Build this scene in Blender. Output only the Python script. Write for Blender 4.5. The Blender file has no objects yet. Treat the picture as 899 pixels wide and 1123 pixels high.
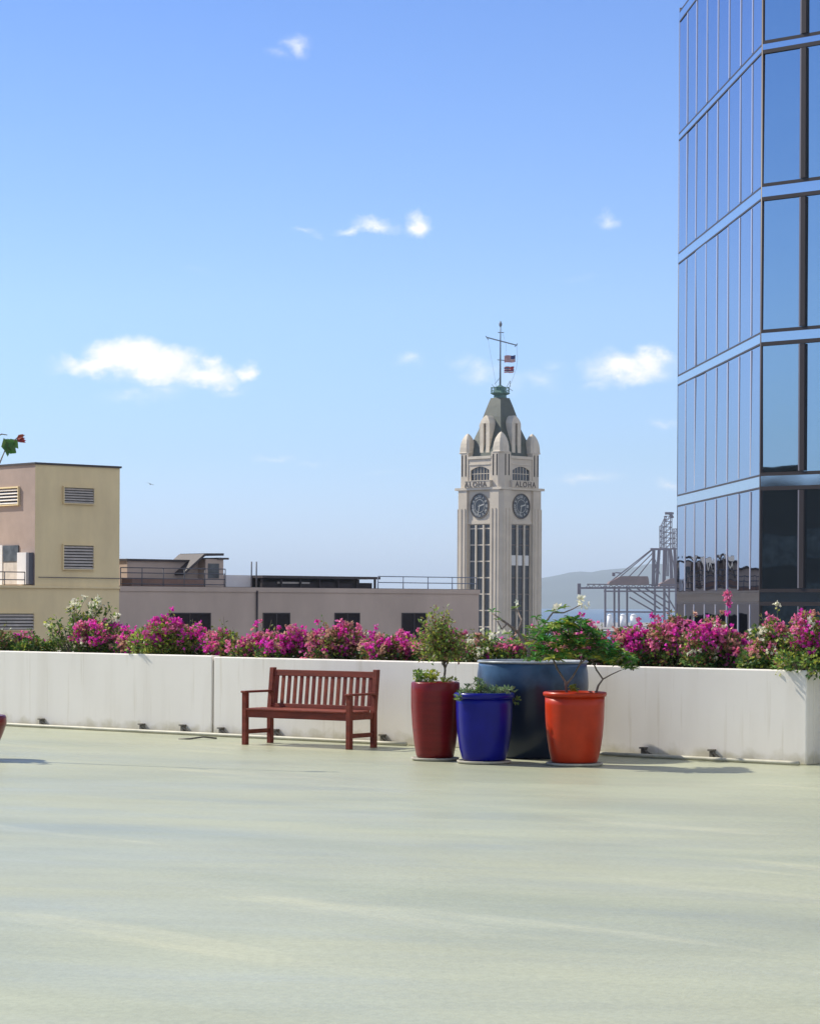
import bpy, math, random
from mathutils import Vector, Matrix, noise
R = random.Random(7)
sc = bpy.context.scene
COL = sc.collection
F, CX, HY, CAMZ, ROLL = 2700.0, 449.5, 661.5, 1.70, 0.005

# ------------------------------------------------------------ survey helpers
def kz(px, py):
    dx, dy = px-CX, HY-py
    c, s = math.cos(ROLL), math.sin(ROLL)
    return (dx*c-dy*s)/F, (dx*s+dy*c)/F
def P(px, py, Y):
    k, z = kz(px, py); return Vector((k*Y, Y, CAMZ+z*Y))
def G(px, py, z=0.0):
    k, q = kz(px, py); Y = (z-CAMZ)/q; return Vector((k*Y, Y, z))
def on_line(O, d, px, py):
    """where the sight direction of px meets the vertical plane through O along d -> (u, z)"""
    k, q = kz(px, py)
    u = (k*O.y-O.x)/(d.x-k*d.y); Y = O.y+u*d.y
    return u, CAMZ+q*Y

# ------------------------------------------------------------ mesh builder
class MB:
    def __init__(s): s.v=[]; s.f=[]; s.m=[]; s.sm=[]
    def add(s, vs, fs, m=0, smooth=False):
        b=len(s.v); s.v+= [tuple(x) for x in vs]
        for f in fs: s.f.append(tuple(b+i for i in f)); s.m.append(m); s.sm.append(smooth)
        return s
    def box(s, a, b, m=0, M=None):
        x0,y0,z0=a; x1,y1,z1=b
        vs=[Vector(p) for p in ((x0,y0,z0),(x1,y0,z0),(x1,y1,z0),(x0,y1,z0),(x0,y0,z1),(x1,y0,z1),(x1,y1,z1),(x0,y1,z1))]
        if M is not None: vs=[M@v for v in vs]
        return s.add(vs, [(0,3,2,1),(4,5,6,7),(0,1,5,4),(1,2,6,5),(2,3,7,6),(3,0,4,7)], m)
    def cbox(s, c, d, m=0, M=None):
        return s.box((c[0]-d[0]/2,c[1]-d[1]/2,c[2]-d[2]/2),(c[0]+d[0]/2,c[1]+d[1]/2,c[2]+d[2]/2),m,M)
    def bar(s, p, q, w, h=None, m=0):
        h=h or w; p=Vector(p); q=Vector(q); d=(q-p); L=d.length
        if L<1e-6: return s
        d.normalize(); up=Vector((0,0,1)) if abs(d.z)<.95 else Vector((0,1,0))
        x=d.cross(up).normalized(); z=x.cross(d).normalized()
        M=Matrix((( x.x,d.x,z.x,p.x),(x.y,d.y,z.y,p.y),(x.z,d.z,z.z,p.z),(0,0,0,1)))
        return s.box((-w/2,0,-h/2),(w/2,L,h/2),m,M)
    def prism(s, poly, z0, z1, m=0, M=None):
        n=len(poly)
        vs=[Vector((x,y,z0)) for x,y in poly]+[Vector((x,y,z1)) for x,y in poly]
        if M is not None: vs=[M@v for v in vs]
        fs=[tuple(range(n-1,-1,-1)),tuple(range(n,2*n))]+[(i,(i+1)%n,n+(i+1)%n,n+i) for i in range(n)]
        return s.add(vs,fs,m)
    def loft(s, rings, m=0, cap=True, smooth=False):
        n=len(rings[0]); vs=[v for r in rings for v in r]; fs=[]
        for j in range(len(rings)-1):
            for i in range(n):
                a=j*n+i; b=j*n+(i+1)%n; fs.append((a,b,b+n,a+n))
        if cap: fs.append(tuple(range(n-1,-1,-1))); fs.append(tuple(range((len(rings)-1)*n,len(rings)*n)))
        return s.add(vs,fs,m,smooth)
    def lathe(s, prof, c=(0,0,0), n=48, m=0, smooth=True):
        rings=[[Vector((c[0]+r*math.cos(2*math.pi*i/n),c[1]+r*math.sin(2*math.pi*i/n),c[2]+z)) for i in range(n)] for r,z in prof]
        return s.loft(rings,m,True,smooth)
    def tube(s, pts, rad, n=7, m=0):
        pts=[Vector(p) for p in pts]
        if not isinstance(rad,(list,tuple)): rad=[rad]*len(pts)
        rings=[]
        for i,p in enumerate(pts):
            d=(pts[min(i+1,len(pts)-1)]-pts[max(i-1,0)]).normalized()
            up=Vector((0,0,1)) if abs(d.z)<.9 else Vector((0,1,0))
            x=d.cross(up).normalized(); y=d.cross(x).normalized()
            rings.append([p+x*(rad[i]*math.cos(2*math.pi*k/n))+y*(rad[i]*math.sin(2*math.pi*k/n)) for k in range(n)])
        return s.loft(rings,m,True,True)
    def leaf(s, p, d, nrm, L, W, m=0, fold=.15):
        d=d.normalized(); x=d.cross(nrm)
        if x.length<1e-4: x=d.orthogonal()
        x.normalize(); n=x.cross(d)
        vs=[p, p+d*(L*.45)+x*(W/2)+n*(fold*W), p+d*L, p+d*(L*.45)-x*(W/2)+n*(fold*W)]
        return s.add(vs,[(0,1,2),(0,2,3)],m)
    def build(s, name, mats, parent=None, bevel=0, loc=None, rz=0, fixn=False):
        me=bpy.data.meshes.new(name); me.from_pydata(s.v,[],s.f)
        if not isinstance(mats,(list,tuple)): mats=[mats]
        for m in mats: me.materials.append(m)
        me.polygons.foreach_set('material_index', s.m); me.polygons.foreach_set('use_smooth', s.sm); me.update()
        o=bpy.data.objects.new(name,me); COL.objects.link(o)
        if parent: o.parent=parent
        if loc is not None: o.location=loc
        o.rotation_euler.z=rz
        if bevel:
            b=o.modifiers.new('bevel','BEVEL'); b.width=bevel; b.segments=2; b.limit_method='ANGLE'; b.harden_normals=False
        return o
def tag(o,label=None,cat=None,group=None,kind=None):
    if label: o['label']=label
    if cat: o['category']=cat
    if group: o['group']=group
    if kind: o['kind']=kind
    return o
def thing(name,label,cat,loc=(0,0,0),rz=0,group=None):
    o=bpy.data.objects.new(name,None); COL.objects.link(o); o.location=loc; o.rotation_euler.z=rz
    o.empty_display_size=.3
    return tag(o,label,cat,group)

# ------------------------------------------------------------ materials
def mat(name, col, rough=.7, metal=0, spec=None, coat=0, var=0, vscale=3, bump=0, bscale=40, var2=None, stretch=(1,1,1), trans=0, island=0):
    m=bpy.data.materials.new(name); m.use_nodes=True; nt=m.node_tree; N=nt.nodes; L=nt.links
    b=N['Principled BSDF']; b.inputs['Roughness'].default_value=rough; b.inputs['Metallic'].default_value=metal
    b.inputs['Base Color'].default_value=(*col,1)
    if spec is not None: b.inputs['Specular IOR Level'].default_value=spec
    if coat: b.inputs['Coat Weight'].default_value=coat; b.inputs['Coat Roughness'].default_value=.06
    tc=N.new('ShaderNodeTexCoord'); mp=N.new('ShaderNodeMapping'); mp.inputs['Scale'].default_value=stretch
    L.new(tc.outputs['Object'],mp.inputs[0])
    src=None
    if var or var2:
        n=N.new('ShaderNodeTexNoise'); n.inputs['Scale'].default_value=vscale; n.inputs['Detail'].default_value=6; n.inputs['Roughness'].default_value=.6
        L.new(mp.outputs[0],n.inputs['Vector'])
        r=N.new('ShaderNodeValToRGB'); r.color_ramp.elements[0].position=.3; r.color_ramp.elements[1].position=.7
        c2=var2 or tuple(c*(1-var) for c in col)
        r.color_ramp.elements[0].color=(*c2,1); r.color_ramp.elements[1].color=(*col,1)
        L.new(n.outputs['Fac'],r.inputs[0]); src=r.outputs[0]
    if island:
        g=N.new('ShaderNodeNewGeometry'); h=N.new('ShaderNodeHueSaturation')
        mr=N.new('ShaderNodeMapRange'); mr.inputs['To Min'].default_value=1-island; mr.inputs['To Max'].default_value=1+island
        L.new(g.outputs['Random Per Island'],mr.inputs[0]); L.new(mr.outputs[0],h.inputs['Value'])
        m2=N.new('ShaderNodeMath'); m2.operation='MULTIPLY'; m2.inputs[1].default_value=7.31; L.new(g.outputs['Random Per Island'],m2.inputs[0])
        m3=N.new('ShaderNodeMath'); m3.operation='FRACT'; L.new(m2.outputs[0],m3.inputs[0])
        mh=N.new('ShaderNodeMapRange'); mh.inputs['To Min'].default_value=.5-.035; mh.inputs['To Max'].default_value=.5+.035
        L.new(m3.outputs[0],mh.inputs[0]); L.new(mh.outputs[0],h.inputs['Hue'])
        if src: L.new(src,h.inputs['Color'])
        else: h.inputs['Color'].default_value=(*col,1)
        src=h.outputs[0]
    if src: L.new(src,b.inputs['Base Color'])
    if bump:
        n=N.new('ShaderNodeTexNoise'); n.inputs['Scale'].default_value=bscale; n.inputs['Detail'].default_value=4
        L.new(mp.outputs[0],n.inputs['Vector']); bp=N.new('ShaderNodeBump'); bp.inputs['Strength'].default_value=bump; bp.inputs['Distance'].default_value=.02
        L.new(n.outputs['Fac'],bp.inputs['Height']); L.new(bp.outputs[0],b.inputs['Normal'])
    if trans:
        t=N.new('ShaderNodeBsdfTranslucent'); mx=N.new('ShaderNodeMixShader'); mx.inputs[0].default_value=trans
        if src: L.new(src,t.inputs[0])
        else: t.inputs[0].default_value=(*col,1)
        L.new(b.outputs[0],mx.inputs[1]); L.new(t.outputs[0],mx.inputs[2]); L.new(mx.outputs[0],N['Material Output'].inputs[0])
    return m

M={}
# terrace coating: pale green deck paint with wear, painted pale streaks of light off the glass, and damp marks
def floor_mat():
    m=bpy.data.materials.new('deck_coating'); m.use_nodes=True; nt=m.node_tree; N=nt.nodes; L=nt.links; b=N['Principled BSDF']
    tc=N.new('ShaderNodeTexCoord')
    def noi(scale,detail,rot,st):
        m0=N.new('ShaderNodeMapping'); m0.inputs['Rotation'].default_value=(0,0,rot); mp=N.new('ShaderNodeMapping'); mp.inputs['Scale'].default_value=st
        L.new(tc.outputs['Object'],m0.inputs[0]); L.new(m0.outputs[0],mp.inputs[0]); n=N.new('ShaderNodeTexNoise'); n.inputs['Scale'].default_value=scale; n.inputs['Detail'].default_value=detail
        n.inputs['Roughness'].default_value=.55; n.inputs['Distortion'].default_value=.3
        L.new(mp.outputs[0],n.inputs['Vector']); return n.outputs['Fac']
    def ramp(f,p0,p1,c0,c1):
        r=N.new('ShaderNodeValToRGB'); e=r.color_ramp.elements; e[0].position=p0; e[1].position=p1; e[0].color=(*c0,1); e[1].color=(*c1,1); L.new(f,r.inputs[0]); return r.outputs[0]
    base=ramp(noi(.35,5,.35,(1,1,1)),.33,.68,(.36,.372,.262),(.41,.425,.30))
    reflection_streak=ramp(noi(.62,7,.80,(.26,1.7,1)),.60,.76,(0,0,0),(1,1,1))
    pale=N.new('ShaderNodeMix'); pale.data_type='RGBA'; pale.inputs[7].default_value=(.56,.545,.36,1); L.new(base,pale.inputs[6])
    mm=N.new('ShaderNodeMath'); mm.operation='MULTIPLY'; mm.inputs[1].default_value=.75; L.new(reflection_streak,mm.inputs[0]); L.new(mm.outputs[0],pale.inputs[0])
    dirt=ramp(noi(.5,7,.6,(.4,1.2,1)),.30,.52,(.86,.89,.92),(1,1,1))
    mu=N.new('ShaderNodeMix'); mu.data_type='RGBA'; mu.blend_type='MULTIPLY'; mu.inputs[0].default_value=1; L.new(pale.outputs[2],mu.inputs[6]); L.new(dirt,mu.inputs[7])
    sp=ramp(noi(22,3,0,(1,1,1)),.38,.62,(.94,.94,.94),(1.04,1.04,1.04))
    mu2=N.new('ShaderNodeMix'); mu2.data_type='RGBA'; mu2.blend_type='MULTIPLY'; mu2.inputs[0].default_value=1; L.new(mu.outputs[2],mu2.inputs[6]); L.new(sp,mu2.inputs[7])
    sc2=ramp(noi(2.6,8,.1,(.30,1.6,1)),.40,.62,(.965,.965,.97),(1.015,1.015,1.01))
    mu3=N.new('ShaderNodeMix'); mu3.data_type='RGBA'; mu3.blend_type='MULTIPLY'; mu3.inputs[0].default_value=1; L.new(mu2.outputs[2],mu3.inputs[6]); L.new(sc2,mu3.inputs[7])
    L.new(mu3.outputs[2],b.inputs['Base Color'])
    ro=ramp(noi(.7,6,.4,(.4,1.3,1)),.35,.65,(.33,)*3,(.52,)*3); L.new(ro,b.inputs['Roughness'])
    b.inputs['Specular IOR Level'].default_value=.35
    bp=N.new('ShaderNodeBump'); bp.inputs['Strength'].default_value=.25; bp.inputs['Distance'].default_value=.01; L.new(noi(30,4,0,(1,1,1)),bp.inputs['Height']); L.new(bp.outputs[0],b.inputs['Normal'])
    return m
def wallpaint():
    """white painted planter wall: run-off streaks from the top, splash dirt along the foot, roller mottling"""
    m=bpy.data.materials.new('planter_paint'); m.use_nodes=True; nt=m.node_tree; N=nt.nodes; L=nt.links; b=N['Principled BSDF']
    tc=N.new('ShaderNodeTexCoord'); sx=N.new('ShaderNodeSeparateXYZ'); L.new(tc.outputs['Object'],sx.inputs[0])
    def noi(scale,st,detail=5):
        mp=N.new('ShaderNodeMapping'); mp.inputs['Scale'].default_value=st; L.new(tc.outputs['Object'],mp.inputs[0])
        n=N.new('ShaderNodeTexNoise'); n.inputs['Scale'].default_value=scale; n.inputs['Detail'].default_value=detail; L.new(mp.outputs[0],n.inputs['Vector']); return n.outputs['Fac']
    def ramp(f,p0,p1,c0,c1):
        r=N.new('ShaderNodeValToRGB'); e=r.color_ramp.elements; e[0].position=p0; e[1].position=p1; e[0].color=(*c0,1); e[1].color=(*c1,1); L.new(f,r.inputs[0]); return r.outputs[0]
    def mul(a,c):
        x=N.new('ShaderNodeMix'); x.data_type='RGBA'; x.blend_type='MULTIPLY'; x.inputs[0].default_value=1; L.new(a,x.inputs[6]); L.new(c,x.inputs[7]); return x.outputs[2]
    base=ramp(noi(.9,(1,1,1)),.3,.7,(.80,.755,.685),(.85,.805,.735))
    runs=mul(ramp(noi(3.0,(1,1,.12)),.28,.5,(.92,.91,.89),(1,1,1)),ramp(noi(14,(1,1,.05),7),.30,.42,(.90,.885,.85),(1,1,1)))
    ad=N.new('ShaderNodeMath'); ad.operation='MULTIPLY_ADD'; ad.inputs[1].default_value=.35; ad.inputs[2].default_value=-.16
    L.new(noi(5,(1,1,1)),ad.inputs[0]); s2=N.new('ShaderNodeMath'); s2.operation='SUBTRACT'; L.new(sx.outputs[2],s2.inputs[0]); L.new(ad.outputs[0],s2.inputs[1])
    foot=ramp(s2.outputs[0],.01,.12,(.74,.72,.62),(1,1,1))
    L.new(mul(mul(base,runs),foot),b.inputs['Base Color']); b.inputs['Roughness'].default_value=.75
    bp=N.new('ShaderNodeBump'); bp.inputs['Strength'].default_value=.10; bp.inputs['Distance'].default_value=.01; L.new(noi(9,(1,1,1)),bp.inputs['Height']); L.new(bp.outputs[0],b.inputs['Normal'])
    return m
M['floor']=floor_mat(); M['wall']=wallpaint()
M['joint']=mat('joint_sealant',(.16,.15,.14),.8)
M['pipe']=mat('cream_conduit',(.55,.53,.42),.55,var=.35,vscale=4)
M['bracket']=mat('weathered_iron',(.20,.18,.15),.8,var=.6,vscale=30)
M['soil']=mat('soil',(.07,.05,.035),.95,var=.5,vscale=20,bump=.8,bscale=30)
M['bench']=mat('mahogany_stain',(.215,.040,.022),.55,spec=.25,var=.45,vscale=3,stretch=(1,6,6),bump=.2,bscale=60)
M['bench2']=mat('mahogany_slats',(.235,.048,.028),.55,spec=.25,var=.4,vscale=9,bump=.15,bscale=60)
M['redpot']=mat('oxblood_glaze',(.19,.009,.010),.32,coat=.10,spec=.25,var=.35,vscale=7,stretch=(.4,.4,3),bump=.15,bscale=9)
M['bluepot']=mat('cobalt_glaze',(.004,.006,.20),.30,coat=.08,spec=.2,var=.25,vscale=5,bump=.1,bscale=8)
M['orangepot']=mat('orange_glaze',(.46,.034,.006),.34,coat=.08,spec=.25,var=.28,vscale=5,bump=.1,bscale=8)
M['bigpot']=mat('slate_blue_glaze',(.055,.125,.24),.33,coat=.1,spec=.35,var2=(.022,.05,.11),var=1,vscale=3,bump=.25,bscale=6)
def shade_glaze(m,lo,hi,z0,z1):
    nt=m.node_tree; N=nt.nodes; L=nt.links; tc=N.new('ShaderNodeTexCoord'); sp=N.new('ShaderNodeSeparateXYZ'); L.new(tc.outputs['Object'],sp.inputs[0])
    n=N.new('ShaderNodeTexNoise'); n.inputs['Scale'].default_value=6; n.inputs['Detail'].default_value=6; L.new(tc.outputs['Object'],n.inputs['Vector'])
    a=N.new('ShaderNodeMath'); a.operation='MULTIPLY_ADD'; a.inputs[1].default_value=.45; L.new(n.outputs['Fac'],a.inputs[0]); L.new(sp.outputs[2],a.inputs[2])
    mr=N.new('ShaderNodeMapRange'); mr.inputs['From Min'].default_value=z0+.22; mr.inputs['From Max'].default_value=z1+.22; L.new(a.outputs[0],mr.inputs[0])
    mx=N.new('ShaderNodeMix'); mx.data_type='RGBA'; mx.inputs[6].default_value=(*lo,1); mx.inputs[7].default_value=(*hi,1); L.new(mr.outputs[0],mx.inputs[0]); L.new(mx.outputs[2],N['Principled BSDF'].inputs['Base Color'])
shade_glaze(M['bigpot'],(.009,.019,.045),(.040,.095,.19),.74,1.0)  # body darkened below the shoulder, painting shade from foliage and smaller pots
M['bigrim']=mat('highlight_blue_rim',(.34,.38,.42),.4,var=.5,vscale=9)  # pale colour paints the highlight along the barrel pot's lip
M['saucer']=mat('clay_saucer',(.45,.42,.34),.7,var=.3,vscale=12)
M['bark']=mat('grey_bark',(.20,.17,.13),.85,var=.5,vscale=18,bump=.5,bscale=40)
M['plum_bark']=mat('plumeria_bark',(.24,.19,.16),.8,var=.5,vscale=14,bump=.4,bscale=30)
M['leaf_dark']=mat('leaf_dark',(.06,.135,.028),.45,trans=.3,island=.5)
M['leaf_mid']=mat('leaf_mid',(.15,.24,.045),.5,trans=.35,island=.5)
M['leaf_bright']=mat('leaf_bright',(.32,.38,.06),.5,trans=.4,island=.45)
M['leaf_olive']=mat('leaf_olive',(.20,.18,.06),.55,trans=.3,island=.5)
M['leaf_bronze']=mat('leaf_bronze',(.27,.11,.07),.55,trans=.3,island=.5)
M['leaf_grey']=mat('leaf_greygreen',(.20,.29,.13),.55,trans=.25,island=.4)
M['leaf_plum']=mat('leaf_plumeria',(.075,.235,.035),.38,trans=.35,island=.45)
M['fl_mag']=mat('bract_magenta',(.74,.05,.46),.6,trans=.4,island=.3)
M['fl_pink']=mat('bract_pink',(.72,.19,.38),.6,trans=.4,island=.35)
M['fl_fade']=mat('bract_faded',(.60,.33,.25),.6,trans=.35,island=.35)
M['fl_white']=mat('bract_white',(.80,.78,.62),.6,trans=.35,island=.15)
M['fl_red']=mat('flower_red',(.32,.045,.04),.6,trans=.3,island=.3)
M['stone']=mat('tower_stone',(.64,.56,.45),.85,var=.18,vscale=.35,bump=.2,bscale=3)
M['stone2']=mat('tower_trim',(.70,.62,.50),.85,var=.22,vscale=.6)
M['slate']=mat('tower_roof',(.075,.09,.068),.6,var=.35,vscale=.9)
M['copper']=mat('verdigris',(.10,.23,.20),.7,var=.5,vscale=2)
M['dark']=mat('dark_opening',(.016,.011,.013),.7,spec=.15)
M['dial']=mat('clock_dial',(.028,.032,.040),.3)
M['dialmark']=mat('clock_marks',(.50,.49,.45),.5)
M['ink']=mat('carved_letters',(.12,.10,.085),.8)
M['steel']=mat('mast_steel',(.17,.20,.24),.5)
M['twindow']=mat('tower_glass',(.045,.047,.055),.25,var=.6,vscale=.5)
M['blind']=mat('white_blind',(.72,.72,.70),.7)
M['cream']=mat('cream_stucco',(.90,.73,.42),.9,var2=(.74,.59,.34),var=1,vscale=.5,stretch=(1,1,.4),bump=.2,bscale=6)  # raised cream and mottle stand in for dappled light off the glass
M['pinkst']=mat('rose_stucco',(.42,.32,.27),.9,var=.22,vscale=.5,bump=.2,bscale=6)
M['greyst']=mat('mauve_stucco',(.58,.46,.38),.9,var=.2,vscale=.35,stretch=(1,1,.5),bump=.2,bscale=6)
M['coping']=mat('dark_coping',(.06,.045,.045),.6,var=.4,vscale=1)
M['louvre']=mat('louvre_slats',(.62,.56,.50),.6,var=.3,vscale=2)
M['rail']=mat('rail_paint',(.10,.10,.12),.6)
M['bluerail']=mat('blue_rail',(.17,.20,.27),.6)
M['whitew']=mat('white_wall',(.74,.72,.72),.8,var=.15,vscale=1)
M['brownw']=mat('brown_panel',(.24,.15,.12),.8,var=.3,vscale=1.5)
M['shed']=mat('shed_steel',(.045,.032,.035),.7,var=.5,vscale=1.2)
M['glassdoor']=mat('dusty_window',(.10,.11,.12),.25,var=.7,vscale=2)
M['crane']=mat('crane_steel',(.15,.11,.14),.7,var=.25,vscale=.1)
M['cranehouse']=mat('crane_house',(.22,.13,.11),.7,var=.3,vscale=.2)
M['tank']=mat('white_tank',(.8,.8,.8),.5)
M['dock']=mat('dock_concrete',(.30,.29,.28),.9,var=.3,vscale=.02)
M['ground']=mat('city_ground',(.25,.235,.21),.9,var=.4,vscale=.01)
M['hills']=mat('hill_scrub',(.07,.09,.07),.95,var=.4,vscale=.002)
M['asphalt']=mat('asphalt',(.05,.05,.052),.85,var=.3,vscale=.5)
M['podium']=mat('podium_concrete',(.42,.40,.37),.85,var=.2,vscale=.5)
M['mullion']=mat('bronze_mullion',(.045,.035,.034),.5,metal=.3)
M['fin']=mat('anodised_fin',(.27,.245,.26),.45,metal=.4)
M['flagred']=mat('flag_red',(.55,.04,.05),.8,trans=.3)
M['flagwhite']=mat('flag_white',(.75,.75,.75),.8,trans=.3)
M['flagblue']=mat('flag_blue',(.03,.04,.20),.8,trans=.3)
M['bird']=mat('bird_feathers',(.04,.035,.035),.8)
M['office']=mat('office_panels',(.30,.28,.26),.8,var=.2,vscale=.2)
M['conc_dark']=mat('dark_cladding',(.045,.042,.042),.5,var=.3,vscale=.2)
def glassmat(name,col,rough=.015,wave=.02):
    m=mat(name,col,rough,metal=1); nt=m.node_tree; N=nt.nodes; L=nt.links
    tc=N.new('ShaderNodeTexCoord'); n=N.new('ShaderNodeTexNoise'); n.inputs['Scale'].default_value=.45; n.inputs['Detail'].default_value=2
    L.new(tc.outputs['Object'],n.inputs['Vector']); bp=N.new('ShaderNodeBump'); bp.inputs['Strength'].default_value=1; bp.inputs['Distance'].default_value=wave
    L.new(n.outputs['Fac'],bp.inputs['Height']); L.new(bp.outputs[0],N['Principled BSDF'].inputs['Normal']); return m
M['glass']=glassmat('tinted_curtain_glass',(.35,.45,.53),.015,.005)
M['pale_fin']=mat('pale_fin',(.62,.58,.62),.35,metal=.8)
M['spandrel']=glassmat('spandrel_glass',(.45,.53,.62),.06,.01)
M['glass_side']=glassmat('side_curtain_glass',(.47,.52,.61),.015,.010)
M['glass_side'].node_tree.nodes['Principled BSDF'].inputs['Specular Tint'].default_value=(.75,.80,.88,1)
def watermat():
    m=mat('harbour_water',(.05,.09,.12),.3,var=.3,vscale=.01); nt=m.node_tree; N=nt.nodes; L=nt.links
    tc=N.new('ShaderNodeTexCoord'); n=N.new('ShaderNodeTexNoise'); n.inputs['Scale'].default_value=.3; n.inputs['Detail'].default_value=5
    L.new(tc.outputs['Object'],n.inputs['Vector']); bp=N.new('ShaderNodeBump'); bp.inputs['Strength'].default_value=.8; bp.inputs['Distance'].default_value=.6
    L.new(n.outputs['Fac'],bp.inputs['Height']); L.new(bp.outputs[0],N['Principled BSDF'].inputs['Normal']); return m
M['water']=watermat()

# ------------------------------------------------------------ the setting
GZ=-14.0
mb=MB(); mb.add([(-24000,-24000,GZ-.3),(24000,-24000,GZ-.3),(24000,24000,GZ-.3),(-24000,24000,GZ-.3)],[(0,1,2,3)])
tag(mb.build('ground',M['ground']),kind='structure')
mb=MB(); mb.add([(-23900,640,GZ),(23900,640,GZ),(23900,23900,GZ),(-23900,23900,GZ)],[(0,1,2,3)])
tag(mb.build('water',M['water']),kind='structure')
mb=MB(); mb.box((-260,1290,GZ+.1),(900,1900,GZ+1.6)); tag(mb.build('dock_ground',M['dock']),kind='structure')
mb=MB(); mb.add([(-300,38,GZ-.2),(300,38,GZ-.2),(300,60,GZ-.2),(-300,60,GZ-.2)],[(0,1,2,3)]); tag(mb.build('road',M['asphalt']),kind='structure')

# far hills across the harbour
prof=[(300,661),(420,659),(500,650),(545,641),(592,634),(620,631),(650,627),(677,623),(720,619),(760,618),(840,614),(960,611),(1300,618),(1700,640),(2100,658)]
def ridge(px):
    for (a,ya),(b,yb) in zip(prof,prof[1:]):
        if a<=px<=b: return ya+(yb-ya)*(px-a)/(b-a)
    return 661
mb=MB(); NX,NYY=150,14
for i in range(NX+1):
    px=300+1800*i/NX; top=P(px,ridge(px),9800).z-GZ
    for j in range(NYY+1):
        t=j/NYY; Y=7800+4000*t; h=math.sin(math.pi*t)**.8
        if t>.5: h=max(h,0)
        n=noise.noise(Vector((px*.02,t*5,0)))*.10+noise.noise(Vector((px*.07,t*14,3)))*.05
        z=GZ-1+max(0,top*h*(1+n*(1 if .1<t<.9 else 0)))
        k,_=kz(px,661); mb.v.append((k*9800*(Y/9800),Y,z))
for i in range(NX):
    for j in range(NYY):
        a=i*(NYY+1)+j; mb.f.append((a,a+NYY+1,a+NYY+2,a+1)); mb.m.append(0); mb.sm.append(True)
tag(mb.build('hills',M['hills']),kind='structure')

# terrace: wall line from the photograph
WA=G(0,795.6); WC=G(884,839.6)
wd=(WC-WA).normalized(); wn=Vector((wd.y,-wd.x,0))            # wn points to the viewer's side
if wn.y>0: wn=-wn
wang=math.atan2(wd.y,wd.x)
W0=WA-wd*9
WL=(WC-W0).length
def wallpt(px,back=0,z=0):
    O=WA-wn*back; u,_=on_line(O,wd,px,700); p=O+wd*u; return Vector((p.x,p.y,z))
bk=-wn
A=W0-wd*12+bk*1.25; B=WC+bk*1.25+wd*14
mb=MB(); poly=[(-60,-30),(60,-30),(B.x+20*wd.x*0+20,B.y-14),(B.x,B.y),(A.x,A.y),(-60,A.y+20)]
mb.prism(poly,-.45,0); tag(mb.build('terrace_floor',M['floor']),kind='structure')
mb=MB(); mb.prism([(x*.985,y-.4) for x,y in poly],GZ-.3,-.46); tag(mb.build('terrace_podium',M['podium']),kind='structure')

# planter walls (two lengths either side of the open joint), soil, return
PH=1.005; TH=.16; DEP=1.15
uj=(wallpt(233.5)-W0).length
def planter(u0,u1,h,label,ret=False):
    t=thing('planter_wall',label,'planter wall',W0,wang)
    m=MB(); m.box((u0,0,0),(u1,TH,h)); m.build('front_wall',M['wall'],t,bevel=.012)
    m=MB(); m.box((u0,DEP-TH,0),(u1-(TH+.002 if ret else 0),DEP,h-.01)); m.build('back_wall',M['wall'],t,bevel=.01)
    m=MB(); m.box((u0+.01,TH+.002,h-.3),(u1-(TH+.004 if ret else .01),DEP-TH-.002,h-.07)); m.build('soil',M['soil'],t)
    if ret:
        m=MB(); m.box((u1-TH,TH+.002,0),(u1,DEP,h-.002)); m.build('end_wall',M['wall'],t,bevel=.01)
    return t
pw1=planter(0,uj-.016,PH+.012,'long white planter wall left of the open vertical joint, no bench in front')
pw2=planter(uj+.016,WL,PH,'long white planter wall behind the bench and the glazed pots',True)
m=MB(); m.box((uj-.014,.03,0),(uj+.014,TH,PH-.05)); m.build('joint_filler',M['joint'],pw1)

# planter round the corner, going off to the right
cp=WC+wd*.02+bk*.75
tr=thing('planter_wall','shaded end of white planter turning away at the right edge','planter wall',cp,wang)
m=MB(); m.box((0,0,0),(9,.16,PH-.01)); m.build('front_wall',M['wall'],tr,bevel=.01)
m=MB(); m.box((0,.162,PH-.3),(9,.9,PH-.08)); m.build('soil',M['soil'],tr)

# conduit along the wall foot
def conduit(pa,pb,label,rz=.022):
    a=wallpt(pa)+wn*.10; b=wallpt(pb)+wn*.10; n=24; pts=[]
    for i in range(n+1):
        p=a.lerp(b,i/n); w=noise.noise(Vector((i*.7,pa,0)))*.03
        pts.append(p+wn*w+Vector((0,0,rz+.003)))
    m=MB(); m.tube(pts,rz,8); return tag(m.build('conduit',M['pipe']),label,'pipe')
conduit(-60,452,'thin cream conduit lying along the wall foot, running left behind the bench')
conduit(640,882,'thin cream conduit lying along the wall foot, right of the orange pot')
spl=[(48,'small weathered pipe bracket at the wall foot nearest the left edge'),
(158,'small weathered pipe bracket at the wall foot, left one of the pair before the joint'),
(203,'small weathered pipe bracket at the wall foot, just left of the wall joint'),
(245,'small weathered pipe bracket at the wall foot, just right of the wall joint'),
(305,'small weathered pipe bracket at the wall foot, seen beneath the bench'),
(422,'small weathered pipe bracket at the wall foot, between bench and red pot'),
(708,'small weathered pipe bracket at the wall foot, nearer the orange pot'),
(783,'small weathered pipe bracket at the wall foot, farthest right')]
for px,lab in spl:
    p=wallpt(px)
    t=thing('pipe_bracket',lab,'bracket',p,wang,'pipe brackets along the wall foot')
    h=.13+R.uniform(-.01,.02)
    m=MB(); m.box((-.025,-.055,0),(.025,-.003,h*.8)); m.build('post',M['bracket'],t,bevel=.004)
    m=MB(); m.box((-.035,-.075,h*.8+.001),(.035,-.003,h*.8+.018)); m.build('cap_plate',M['bracket'],t)
    m=MB(); m.bar((.02,-.06,h*.7),(.17,-.05,.012),.02,.014); m.build('brace',M['bracket'],t)
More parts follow.
